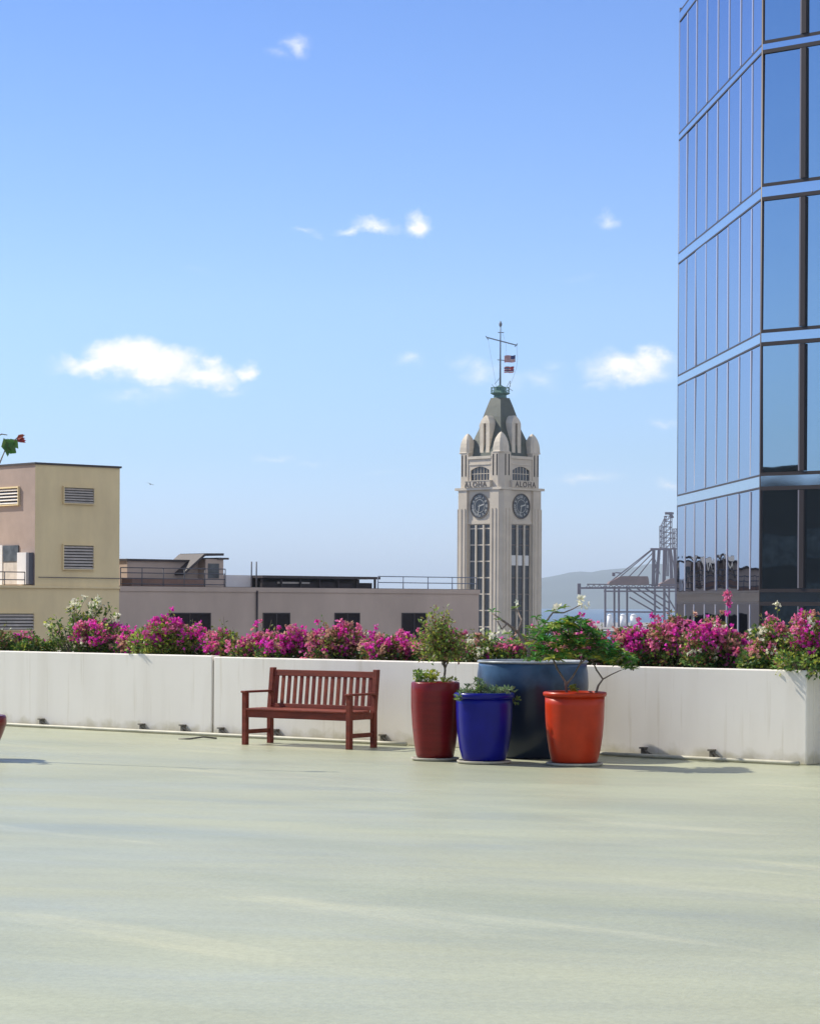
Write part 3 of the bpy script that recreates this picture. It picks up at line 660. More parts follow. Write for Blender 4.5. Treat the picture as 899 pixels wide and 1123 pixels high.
# cornice bands, parapets, ledges
m=MB()
for i in range(4):
    r=rotm(i)
    m.box((-h-.12,-h-.18,zb),(h+.12,-h+.55,zb+.5),0,r)
m.prism([(-h,-h),(h,-h),(h,h),(-h,h)],zb+.01,zb+.48)
m.build('cornice',M['stone2'],T)
arch=[]; aw,ah=2.55,tz(512.5)-tz(527.6)
for i in range(4):
    r=rotm(i); r_=r
    y0=-(core)
    z0=tz(527.6); z1=tz(512.5)
    # wall panel of the lookout storey: sits proud of the core
    f=-(h-.42); mm=MB()
    mm.box((-h+pr-.02,f,zb+.5),(h-pr+.02,y0+.01,z0),0,r); mm.box((-h+pr-.02,f,z0),(-aw,y0+.01,z1),0,r); mm.box((aw,f,z0),(h-pr+.02,y0+.01,z1),0,r)
    n=10; sp=.75
    for k in range(n):
        xa=-aw+2*aw*k/n; xb=-aw+2*aw*(k+1)/n; za=z1-sp*(xa/aw)**2; zb2=z1-sp*(xb/aw)**2
        mm.add([r@Vector(v) for v in ((xa,f,za),(xb,f,zb2),(xb,f,z1+.01),(xa,f,z1+.01),(xa,y0,za),(xb,y0,zb2))],[(0,1,2,3),(0,4,5,1)])
    mm.box((-h+pr-.02,f,z1),(h-pr+.02,y0+.01,ztop),0,r)
    mm.build('lookout_wall',M['stone'],T)
    mm=MB(); mm.box((-h+pr-.35,-h-.42,tz(528.5)),(h-pr+.35,f-.004,tz(528.5)+.14),0,r); mm.build('window_sill',M['stone2'],T)
    mm=MB(); mm.box((-h+pr-.05,f-.2,ztop-.3),(h-pr+.05,y0+.6,ztop+.25),0,r); mm.box((-2.9,f-.12,z1+.35),(2.9,f-.004,z1+.6),0,r); mm.build('parapet_moulding',M['stone2'],T)
    mm=MB(); mm.box((-aw,y0-.05,z0),(aw,y0-.012,z1-.02),0,r); ow=mm.build('lookout_window',M['twindow'],T)
    mm=MB()
    for x in (-1.7,-.85,0,.85,1.7): mm.box((x-.06,y0-.11,z0),(x+.06,y0-.055,z1-.1),0,r)
    mm.box((-aw,y0-.10,z0+1.3),(aw,y0-.056,z0+1.42),0,r); mm.build('window_bars',M['stone2'],ow)
    # letters ALOHA
    cu=bpy.data.curves.new('letters','FONT'); cu.body='ALOHA'; cu.size=1.55; cu.extrude=.04; cu.align_x='CENTER'; cu.space_character=1.25; cu.offset=.02
    to=bpy.data.objects.new('letters_tmp',cu); me=bpy.data.meshes.new_from_object(to); bpy.data.objects.remove(to)
    me.transform(r@Matrix.Translation(({0:.45,3:-.45}.get(i,0),-h-.40,zb+.60))@Matrix.Rotation(math.pi/2,4,'X')); me.materials.append(M['ink'])
    mm=MB(); mm.box((-h+pr-.3,-h-.35,zb+.5),(h-pr+.3,f-.002,tz(528.6)),0,r); mm.build('balcony',M['stone'],T)
    lo=bpy.data.objects.new('letters',me); COL.objects.link(lo); lo.parent=T
    # clock field and ledge
    yc=-(core+.02)
    mm=MB(); mm.box((-h+pr+.01,-h+.35,tz(575)),(h-pr-.01,-core+.01,tz(571)),0,r); mm.box((-h+pr+.01,-core-.3,tz(571)),(h-pr-.01,-core+.01,zb-.02),0,r); mm.build('clock_field',M['stone'],T)
    cz=tz(555.5); Rk=2.42; yc=-core-.3
    Q=r@Matrix.Translation((0,yc-.01,cz))@Matrix.Rotation(math.pi/2,4,'X')    # local z points outwards
    def disc(rad,z0_,z1_,n=48,inner=None):
        q=MB()
        if inner is None: q.prism([(rad*math.cos(2*math.pi*k/n),rad*math.sin(2*math.pi*k/n)) for k in range(n)],z0_,z1_,0,Q)
        else:
            rings=[[Q@Vector((a*math.cos(2*math.pi*k/n),a*math.sin(2*math.pi*k/n),z)) for k in range(n)] for a,z in ((rad,z0_),(rad,z1_),(inner,z1_),(inner,z0_))]; q.loft(rings+[rings[0]],cap=False)
        return q
    ck=disc(Rk,0,.08).build('clock',M['dial'],T)
    disc(Rk+.14,.0,.22,inner=Rk-.02).build('clock_rim',M['ink'],ck); disc(1.35,.085,.10,inner=1.27).build('dial_ring',M['dialmark'],ck)
    allv=[];allf=[]
    for k,nm in enumerate(('XII','I','II','III','IV','V','VI','VII','VIII','IX','X','XI')):
        cu=bpy.data.curves.new('numeral','FONT'); cu.body=nm; cu.size=.78; cu.align_x='CENTER'; cu.align_y='CENTER'; cu.offset=.015
        to=bpy.data.objects.new('n_tmp',cu); me=bpy.data.meshes.new_from_object(to); bpy.data.objects.remove(to)
        a=-k*math.pi/6; X=Q@Matrix.Rotation(a,4,'Z')@Matrix.Translation((0,1.86,.095)); b_=len(allv)
        allv+=[tuple(X@v.co) for v in me.vertices]; allf+=[tuple(b_+q for q in p_.vertices) for p_ in me.polygons]; bpy.data.meshes.remove(me)
    q=MB(); q.add(allv,allf); q.build('numerals',M['dialmark'],ck)
    for ang,L_,w_ in ((-math.radians(75),1.25,.24),(-math.radians(192),1.95,.17)):
        q=MB(); q.box((-w_/2,-.3,.11),(w_/2,L_,.15),0,Q@Matrix.Rotation(ang,4,'Z')); q.build('clock_hand',M['dialmark'],ck)
    # tall windows: three glazed bays between two stone mullions
    wx=h-pr-.35
    mm=MB(); mm.box((-wx,-core-.05,GZ+3),(wx,-core-.01,tz(576)),0,r); tw=mm.build('tall_window',M['twindow'],T)
    mm=MB()
    for x in (-1.05,1.05): mm.box((x-.17,-core-.38,GZ+3),(x+.17,-core-.055,tz(576)),0,r)
    mm.build('window_mullion',M['stone2'],tw)
    mm=MB()
    zz=tz(580)
    while zz>GZ+4:
        mm.box((-wx,-core-.12,zz-.12),(wx,-core-.052,zz+.12),0,r); zz-=3.3
    mm.build('transom',M['ink'] if i in (0,) else M['stone'],tw)
    mm=MB()
    for x in (-1.95,0,1.95): mm.box((x-.6,-core-.15,tz(620)),(x+.6,-core-.125,tz(609)),0,r)
    if i==0: mm.build('blind',M['blind'],tw)
    # dormer pylon against the roof
    f=-(h-1.75); mm=MB(); hw=1.32
    for sgn in (-1,1): mm.box((.36 if sgn>0 else -hw,f,tz(502)),(hw if sgn>0 else -.36,f+2.3,tz(465)),0,r)
    mm.box((-.35,f+.6,tz(502)),(.35,f+2.3,tz(465)),0,r)
    ring=lambda z,a,d0,d1:[r@Vector(v) for v in ((-a,f+d0,z),(a,f+d0,z),(a,f+d1,z),(-a,f+d1,z))]
    mm.loft([ring(tz(465)+.01,hw,0,2.3),ring(tz(461.5),hw*.8,.1,2.2),ring(tz(458.5),hw*.5,.25,2.1),ring(tz(456.2),hw*.1,.45,2.0)])
    py_=mm.build('roof_pylon',M['stone2'],T)
    mm=MB(); mm.box((-.34,f+.50,tz(500)),(.34,f+.59,tz(467)),0,r); mm.build('slot',M['dark'],py_)
# roof
m=MB(); rings=[]
for y,hs in ((502,4.75),(492,4.35),(483,3.85),(470,3.0),(457,2.45),(445,1.85),(436,1.35)):
    rings.append([Vector((a*hs,b*hs,tz(y))) for a,b in ((-1,-1),(1,-1),(1,1),(-1,1))])
m.loft(rings); m.build('roof',M['slate'],T)
m=MB(); m.lathe([(1.35,tz(436)-.1),(1.25,tz(433)),(1.9,tz(431.5)),(2.0,tz(430.6)),(1.7,tz(430.4)),(1.1,tz(428)),(1.15,tz(424.5)),(.35,tz(422))],n=8,smooth=False)
for k in range(10):
    a=k*math.pi/5; m.bar((1.85*math.cos(a),1.85*math.sin(a),tz(431)),(1.85*math.cos(a),1.85*math.sin(a),tz(424)),.10)
    b=(k+1)*math.pi/5
    for zz in (424.6,427.8): m.bar((1.85*math.cos(a),1.85*math.sin(a),tz(zz)),(1.85*math.cos(b),1.85*math.sin(b),tz(zz)),.10)
ln=m.build('lantern_gallery',M['copper'],T)
m=MB()
vr=Matrix.Rotation(-math.radians(45),4,'Z')
def vv(px,py,y=0): return vr@Vector(((px-547.2)*TY/F,y,tz(py)))
m.bar(vv(552,428),vv(558,417),.09); m.bar(vv(555,424),vv(561,428),.09); m.bar(vv(541,421),vv(546,414.5),.09); m.bar(vv(541,425),vv(538,421),.08); m.bar(vv(558,417),vv(558,424),.08)
m.build('antenna',M['steel'],ln)
m=MB(); m.tube([(0,0,tz(424)),(0,0,tz(372)),(0,0,tz(351))],[.20,.13,.07],8); ms=m.build('mast',M['steel'],T)
m=MB(); m.bar(vv(532.5,369.5),vv(565.5,378),.22); m.bar(vv(531,368),vv(534,372),.16); m.bar(vv(563,379.5),vv(566,376),.16); m.build('crossarm',M['steel'],ms)
m=MB(); m.bar(vv(544.5,364),vv(551,364),.16); m.bar(vv(544,394),vv(551.5,394.5),.16); m.lathe([(.02,tz(359)),(.32,tz(356)),(.32,tz(354)),(.02,tz(351))],n=8); m.build('weather_vane',M['steel'],ms)
m=MB(); m.tube([vv(565,378),vv(566,392),vv(565,402),vv(562,412),vv(556,426)],.035,4); m.tube([vv(533.5,371),vv(543,424)],.025,4); m.tube([vv(547,356),vv(553.5,378.0),vv(553,392)],.02,4); m.build('halyard',M['steel'],ms)
# flags, hoist at the right on the halyard, flying left
def flag(label,pxr,py0,py1,w,kind):
    nx=26; H=(py1-py0)*TY/F; hy_=P(pxr,py0,TY); m=MB()
    rows=13 if kind==0 else 8
    for j in range(rows):
        for i in range(nx):
            vs=[]
            for ii,jj in ((i,j),(i,j+1),(i+1,j+1),(i+1,j)):
                u=ii/nx; v=jj/rows; y=.22*math.sin(u*9+v*1.5)*u**.5; vs.append(Vector((-u*w,y,-v*H-u*.25-.1*math.sin(u*6))))
            u=(i+.5)/nx; v=(j+.5)/rows
            if kind==0: mt=2 if (u<.42 and v<7/13) else (0 if j%2==0 else 1)
            else:
                mt=(1,0,2)[j%3]
                if u<.46 and v<.5:
                    a=u/.46; b=v/.5; mt=2
                    if abs(a-b)<.16 or abs(a+b-1)<.16: mt=1
                    if abs(a-.5)<.12 or abs(b-.5)<.13: mt=0
            m.add(vs,[(0,1,2,3)],mt)
    o=m.build('flag',[M['flagred'],M['flagwhite'],M['flagblue']],None,loc=hy_)
    s=o.modifiers.new('thick','SOLIDIFY'); s.thickness=.03
    return tag(o,label,'flag')
flag('upper flag on the tower mast, red and white stripes with blue canton',565,389,396.6,2.25,0)
flag('lower flag on the tower mast, striped with a crossed canton',563.5,401,408,2.0,1)

# ------------------------------------------------------------ long stucco building with roof block
BY=150.0; O=P(38,661,BY); O.z=0; ba=math.radians(41.5)
d=Vector((math.cos(ba),math.sin(ba),0)); e=Vector((-math.sin(ba),math.cos(ba),0))
Bd=thing('stucco_building','long low mauve grey stucco building with small dark windows behind the planter','building',(O.x,O.y,0),ba)
def fp(px,py,back=0): return on_line(O+e*back,d,px,py)
def lp(px,py):  # on left face of the block: returns v, z
    return on_line(O,e,px,py)
zr=fp(135,643)[1]; u1=fp(525,648)[0]; ub=fp(131,600)[0]
m=MB(); m.box((ub+.002,0,GZ-.3),(u1,16,zr)); m.build('wall',M['greyst'],Bd)
m=MB(); m.box((ub-.1+.1,-.07,zr-.30),(u1+.06,.25,zr+.0)) ; m.v=[(x,y,z+.004) for x,y,z in m.v]; m.build('roof_edge',M['greyst'],Bd)
m=MB(); m.box((ub,-.02,zr+.006),(u1+.03,.3,zr+.03)); m.build('coping',M['coping'],Bd)
def dwin(px0,px1,py0,h_):
    a,z1=fp(px0,py0); b,_=fp(px1,py0); z0=z1-h_
    m=MB(); m.box((a,-.012,z0),(b,.05,z1)); w=m.build('window',M['glassdoor'] if 0 else M['dark'],Bd)
    m=MB(); fr=.07
    for q in ((a-fr,-.05,z0-fr,b+fr,z0),(a-fr,-.05,z1,b+fr,z1+fr),(a-fr,-.05,z0,a,z1),(b,-.05,z0,b+fr,z1)): m.box((q[0],-.05,q[2]),(q[3],-.014,q[4]))
    m.box(((a+b)/2-.03,-.04,z0),((a+b)/2+.03,-.014,z1)); m.build('frame',M['coping'],w)
for a,b in ((186,230),(289,317),(367.5,393.5),(441,467)): dwin(a,b,673.2,1.9)
m=MB(); ua=fp(281,650)[0]; m.tube([(ua,-.1,zr-.2),(ua,-.1,GZ)],.06,8); m.build('downpipe',M['coping'],Bd)

# cream block on the corner: front colour paints in light bounced off the glass, side face is rose
zt0=fp(38,509)[1]; zl=zr
Bk=thing('roof_block','tall cream stucco stair block with louvred vents at the far left','building',(O.x,O.y,0),ba)
m=MB(); m.box((0,0,zr),(ub,9,zt0)); 
o=m.build('wall',[M['cream'],M['pinkst']],Bk); 
for p_ in o.data.polygons:
    if p_.normal.x<-.5: p_.material_index=1
m=MB(); m.box((-18,0,GZ-.3),(ub,16,zr-.002)); m.build('lower_wall',M['cream'],Bk)
m=MB(); m.box((-.08,-.1,zt0),(ub+.08,9.1,zt0+.12)); m.build('coping',M['coping'],Bk)
m=MB(); m.box((-18,-.12,zr-.16),(ub-.01,-.002,zr-.03)); m.build('ledge',M['cream'],Bk)
def louvre(px0,px1,py0,py1,side=0,n=6,par=Bk):
    if side==0: (a,z1),(b,_)=fp(px0,py0),fp(px1,py0); z0=fp(px0,py1)[1]
    else: (b,z1),(a,_)=lp(px0,py0),lp(px1,py0); z0=lp(px1,py1)[1]; z1=lp(px1,py0)[1]
    def bx(m,x0,y0,zz0,x1,y1,zz1):
        if side==0: m.box((x0,y0,zz0),(x1,y1,zz1))
        else: m.box((y0,x0,zz0),(y1,x1,zz1))
    m=MB(); bx(m,a,-.02,z0,b,-.004,z1); w=m.build('louvre_vent',M['dark'],par)
    m=MB()
    for i in range(n):
        z=z0+(z1-z0)*(i+.25)/n; q=(z1-z0)/n*.58
        m.add([Vector(v) if side==0 else Vector((v[1],v[0],v[2])) for v in ((a,-.14,z),(b,-.14,z),(b,-.03,z+q),(a,-.03,z+q),(a,-.12,z-.03),(b,-.12,z-.03))],[(0,1,2,3),(0,4,5,1)])
    m.build('slats',M['louvre'],w)
    m=MB(); f_=.06
    bx(m,a-f_,-.16,z1,b+f_,-.003,z1+f_+.03); bx(m,a-f_,-.16,z0-f_,b+f_,-.003,z0); bx(m,a-f_,-.15,z0,a,-.003,z1); bx(m,b,-.15,z0,b+f_,-.003,z1); m.build('frame',M['cream'],w)
louvre(69.5,102,534.5,551.5); louvre(69,101.5,598,624,n=8); louvre(-6,36,673,691,n=5); louvre(82,100,675,694,n=5)
louvre(-4,21.5,535,553,side=1,n=5)
# doorway, window and cabinet on the rose side
def sidebox(px0,px1,py0,py1,depth,name,mt):
    (b,z1),(a,_)=lp(px0,py0),lp(px1,py0); z1=lp(px1,py0)[1]; z0=lp(px1,py1)[1]
    m=MB(); m.box((-depth,a,z0),(-.003,b,z1)); return m.build(name,mt,Bk,bevel=.01)
sidebox(-12,4,598,641.5,.10,'door',M['whitew']); sidebox(4.6,21,598,616,.08,'window',M['glassdoor']); sidebox(4.6,20,617,641,.06,'panel',M['louvre'])
sidebox(24,34,606,641,.35,'cabinet',M['whitew']); sidebox(34.2,37,606,641,.35,'cabinet_side',M['rail'])
# railings
def railing(label,pts,h_,n,mt,rails=(1,.5),root=None,r_=.035):
    """pts: local (u,v) polyline at roof level of the building"""
    t=thing('roof_railing',label,'railing',(O.x,O.y,0),ba)
    for q in rails:
        m=MB(); m.tube([(u,v,zr+h_*q+.02) for u,v in pts],r_,6); m.build('rail',mt,t)
    tot=[0]
    for (a,b),(c_,d_) in zip(pts,pts[1:]): tot.append(tot[-1]+math.hypot(c_-a,d_-b))
    for i in range(n):
        s_=tot[-1]*i/(n-1)
        for k in range(len(pts)-1):
            if s_<=tot[k+1]+1e-6:
                f_=(s_-tot[k])/(tot[k+1]-tot[k]); u=pts[k][0]+(pts[k+1][0]-pts[k][0])*f_; v=pts[k][1]+(pts[k+1][1]-pts[k][1])*f_; break
        m=MB(); m.tube([(u,v,zr+.0),(u,v,zr+h_+.02)],r_,6); m.build('post',mt,t)
    return t
hrail=fp(180,623.5,.25)[1]-zr
railing('dark roof railing in front of the stair housing, right of the cream block',[(fp(131.5,630,.25)[0]+.05,.25),(fp(247,630,.25)[0],.25)],hrail,6,M['rail'],(1,.72,.42,.12))
railing('dark railing on the roof ledge at the left edge, beside the white door',[(-12,.25),(fp(48,630,.0)[0]-1.2,.25)],.78,9,M['rail'],(1,.4))
railing('thin blue grey railing at the far right end of the roof, before the clock tower',[(fp(414.5,633,.25)[0],.25),(fp(522,633,.25)[0],.25)],fp(467,633.2,.25)[1]-zr,5,M['bluerail'],(1,.5))
m=MB(); a,z=fp(38,633); b,_=fp(131,634); m.tube([(a+.2,-.12,z),(b,-.12,z-.02)],.025,5); m.build('cable',M['rail'],Bk)
# roof housings
def hb(px0,px1,py0,back,dep,name,mt,par,zlow=None):
    a,z1=fp(px0,py0,back); b,_=fp(px1,py0,back); m=MB(); m.box((a,back,zr+.004 if zlow is None else zlow),(b,back+dep,z1)); return m.build(name,mt,par),a,b,z1
SH=thing('roof_shed','grey roof housing with dark eaves behind the railing','shed',(O.x,O.y,0),ba)
o_,a,b,z1=hb(139.5,226,615,3,4,'wall',M['greyst'],SH)
m=MB(); m.box((a-.1,2.85,z1),(b,7.2,z1+.13)); m.build('roof',M['coping'],SH)
o_,a2,b2,z2=hb(145,223,634,1.4,1.2,'low_parapet',M['brownw'],SH)
m=MB(); ca,cz_=fp(158,630,1.2); rings=[]
ST=thing('stair_bulkhead','small roof stair housing with a steep slanted dark canopy','shed',(O.x,O.y,0),ba)
o_,a,b,z1=hb(225.5,245,613,2.2,2.4,'wall',M['greyst'],ST)
m=MB(); pts=[fp(201,631,2.1),fp(224.5,609.5,2.1),fp(244.5,609.5,2.1)]
for (ua_,za),(ub_,zb_) in zip(pts,pts[1:]):
    nx=Vector((-(zb_-za),0,ub_-ua_)).normalized()*.16
    m.add([(ua_,2.0,za),(ub_,2.0,zb_),(ub_+nx.x,2.0,zb_+nx.z),(ua_+nx.x,2.0,za+nx.z),(ua_,4.8,za),(ub_,4.8,zb_),(ub_+nx.x,4.8,zb_+nx.z),(ua_+nx.x,4.8,za+nx.z)],[(0,1,2,3),(7,6,5,4),(0,4,5,1),(3,2,6,7),(0,3,7,4),(1,5,6,2)])
m.build('canopy',M['coping'],ST)
(wa,wz)=fp(228,618,2.2); (wb,_)=fp(240,618,2.2); m=MB(); m.box((wa,2.17,zr+.6),(wb,2.195,wz)); m.build('window',M['glassdoor'],ST)
(wa,wz)=fp(238,613,2.2); (wb,_)=fp(250,613,2.2); m=MB(); m.box((wa,2.1,z1-.02),(wb,4.2,z1+.1)); m.build('eave',M['coping'],ST)
m=MB(); a,_=fp(247,631,2.4); b,z=fp(276,631,2.4); m.box((a,2.4,zr+.004),(b,2.7,z)); tag(m.build('low_wall',M['whitew'],None,loc=(O.x,O.y,0),rz=ba),'short white wall on the roof between stair housing and long dark shed','wall')
for px,lb in ((275.8,'left one of two thin poles standing on the roof'),(281.2,'right one of two thin poles standing on the roof')):
    u,z=fp(px,616,1.0); m=MB(); m.tube([(0,0,zr),(0,0,z)],.045,6); w_=Vector((O.x,O.y,0))+d*u+e*1.0; tag(m.build('roof_pole',M['rail'],None,loc=w_),lb,'pole',group='thin roof poles')
LS=thing('long_roof_shed','long dark flat roofed shed on the building roof, left of the blue railing','shed',(O.x,O.y,0),ba)
a,z=fp(284,633,1.6); b,_=fp(413,633,1.6)
m=MB(); m.box((a,1.2,z-.05),(b,7.2,z+.12)); m.build('roof',M['coping'],LS)
m=MB(); m.box((a+.3,3.2,zr+.004),(b-.2,7,z-.06)); m.build('wall',M['shed'],LS)
for i in range(7): m=MB(); x=a+.2+(b-a-.4)*i/6; m.box((x-.06,1.5,zr+.004),(x+.06,1.62,z-.055)); m.build('post',M['shed'],LS)
m=MB(); x0,_=fp(305,640,1.6); x1,_=fp(340,640,1.6); m.box((x0,1.64,zr+.30),(x1,1.72,zr+.42)); m.build('sill_board',M['louvre'],LS)
m=MB(); m.box((a+.2,1.74,zr+.01),(b-.3,1.8,z-.3)); m.build('screen',M['shed'],LS)

# ------------------------------------------------------------ glass office tower
GY=66.0; gc=P(834.5,600,GY); gc.z=0
ld=Vector((-.068,1,0)).normalized(); rd=Vector((1.146,-1,0)).normalized()
GT=thing('glass_tower','mirrored blue glass office tower with ribbon floors at the right edge','office tower',(gc.x,gc.y,0),0)
def gl(px,py): return on_line(gc,ld,px,py)
def gr_(px,py): return on_line(gc,rd,px,py)
LEN=gl(742.6,400)[0]
cps=[742.6,751.2,761.3,772.8,784.8,797.0,809.6,822.6,834.5]
lu=[gl(x,600)[0] for x in cps][::-1]           # 0 .. LEN
zc=lambda y: CAMZ+kz(834.5,y)[1]*GY
floors=[(zc(647.6),zc(535.8)),(zc(520.2),zc(377.4)),(zc(363.5),zc(218.2)),(zc(203.2),zc(56.8))]
pit=floors[2][0]-floors[1][0]; fh=floors[2][1]-floors[2][0]
floors.append((floors[3][0]+pit,floors[3][0]+pit+fh))
low=[(zc(647.6)-.36-fh*1.0,zc(662)),]
low=[(zc(662)-2.7,zc(662))]
allf=[low[0]]+floors
mwid=gr_(881,500)[0]; nR=6; ru=[mwid*i for i in range(nR+1)]
nl=Vector((-ld.y,ld.x,0)); 
if nl.x>0: nl=-nl
nr=Vector((rd.y,-rd.x,0)); 
if nr.y>0: nr=-nr
def fbox(m,D,Nn,u0,u1,z0,z1,n0,n1,mt=0):
    vs=[]
    for z in (z0,z1):
        for u,n in ((u0,n0),(u1,n0),(u1,n1),(u0,n1)): p=D*u+Nn*n; vs.append((p.x,p.y,z))
    return m.add(vs,[(0,3,2,1),(4,5,6,7),(0,1,5,4),(1,2,6,5),(2,3,7,6),(3,0,4,7)],mt)
R=random.Random(3)
# body behind the glass
m=MB(); c1=gc*0-nl*.12; back=rd*ru[-1]; q=[Vector((0,0,0)),ld*LEN,ld*LEN+Vector((16,8,0)),rd*ru[-1]+Vector((12,16,0)),rd*ru[-1]]
cen_=Vector((9,6,0)); q=[p_+(cen_-p_).normalized()*.35 for p_ in q]
m.prism([(p_.x,p_.y) for p_ in q],GZ-.3,allf[-1][1]+1); m.build('core',M['conc_dark'],GT)
for fi,(z0,z1) in enumerate(allf):
    ztopband=allf[fi+1][0] if fi+1<len(allf) else z1+.36
    for (D,Nn,us,gm,hm,side) in ((ld,nl,lu,'glass_side',.10,0),(rd,nr,ru,'glass',.16,1)):
        for i in range(len(us)-1):
            if side==1 and i>6 and fi>0: pass
            m=MB(); a=R.gauss(0,.003); b=R.gauss(0,.003)
            u0,u1_=us[i]+.002,us[i+1]-.002; w_=u1_-u0; hh=z1-z0
            P0=[D*u0+Nn*(-a*w_/2-b*hh/2),D*u1_+Nn*(a*w_/2-b*hh/2),D*u1_+Nn*(a*w_/2+b*hh/2),D*u0+Nn*(-a*w_/2+b*hh/2)]
            zs=(z0,z0,z1,z1); vs=[(p_.x,p_.y,z) for p_,z in zip(P0,zs)]+[(p_.x-Nn.x*.03,p_.y-Nn.y*.03,z) for p_,z in zip(P0,zs)]
            m.add(vs,[(0,1,2,3),(7,6,5,4),(0,4,5,1),(1,5,6,2),(2,6,7,3),(3,7,4,0)]); m.build('window',M[gm],GT)
        # floor band: spandrel glass between two dark reveals
        m=MB(); fbox(m,D,Nn,us[0]+.004,us[-1],z1+.05,ztopband-.05,-.04,.015 if side==0 else .05); m.build('spandrel',M['spandrel'],GT)
        m=MB(); t_=.035 if side==0 else .09
        pj=.02 if side==0 else .055; fbox(m,D,Nn,us[0]+.004,us[-1],z1-t_+.035,z1+.048,-.02,pj); fbox(m,D,Nn,us[0]+.004,us[-1],ztopband-.048,ztopband+t_*.7-.02,-.02,pj); m.build('band_frame',M['mullion'],GT)
        # vertical mullions
        for i,u in enumerate(us):
            if side==0:
                if 0<i<len(us)-1:
                    m=MB(); fbox(m,D,Nn,u-.05,u+.06,z0+.04,z1-.03,-.02,.016); m.build('mullion',M['pale_fin'],GT)
            elif i>0:
                m=MB(); fbox(m,D,Nn,u-.08,u+.06,z0+.06,z1-.07,-.02,.08); fbox(m,D,Nn,u-.135,u-.081,z0+.06,z1-.07,-.02,.06,1); m.build('mullion',[M['mullion'],M['fin']],GT)
m=MB(); 
m.tube([(0+.0,.02,GZ),(0,.02,allf[-1][1]+.5)],.055,8); m.build('corner_post',M['mullion'],GT)
m=MB(); p_=ld*LEN; m.tube([(p_.x+.05,p_.y,GZ),(p_.x+.05,p_.y,allf[-1][1]+.5)],.04,8); m.build('corner_post',M['mullion'],GT)
m=MB(); 
fbox(m,ld,nl,0,LEN,GZ-.3,allf[0][0]-.02,-.2,.02); fbox(m,rd,nr,0,ru[-1],GZ-.3,allf[0][0]-.02,-.2,.02); m.build('podium_wall',M['conc_dark'],GT)

# neighbouring blocks that stand outside the frame and show in the mirrored glass
def block(label,cx,cy,w,dp,z1,rz,mt,wm,fl_=3.6,bay=3.2):
    t=thing('office_block',label,'building',(cx,cy,0),rz)
    m=MB(); m.box((-w/2,-dp/2,GZ-.3),(w/2,dp/2,z1)); m.build('wall',mt,t)
    m=MB(); z=GZ+4
    while z+2<z1:
        for s_ in (-1,1):
            y=s_*(dp/2+.02); m.box((-w/2+1,min(y,y-s_*.05),z),(w/2-1,max(y,y-s_*.05),z+1.7))
            x=s_*(w/2+.02); m.box((min(x,x-s_*.05),-dp/2+1,z),(max(x,x-s_*.05),dp/2-1,z+1.7))
        z+=fl_
    m.build('window_bands',wm,t)
    m=MB(); m.box((-w/2-.3,-dp/2-.3,z1),(w/2+.3,dp/2+.3,z1+.5)); m.build('roof_edge',mt,t)
    return t
block('dark low office block outside the frame, mirrored in the right glass face',-95,10,30,110,9.5,math.radians(4),M['conc_dark'],M['glassdoor'])
block('brown low block outside the frame, mirrored low in the left glass face',-112,352,34,60,5.6,math.radians(12),M['office'],M['dark'])
block('brown wide block outside the frame, mirrored beside its neighbour',-72,322,30,30,4.6,math.radians(12),M['brownw'],M['dark'])
block('grey low block outside the frame, mirrored behind the others',-165,380,60,40,6.0,math.radians(12),M['brownw'],M['dark'])

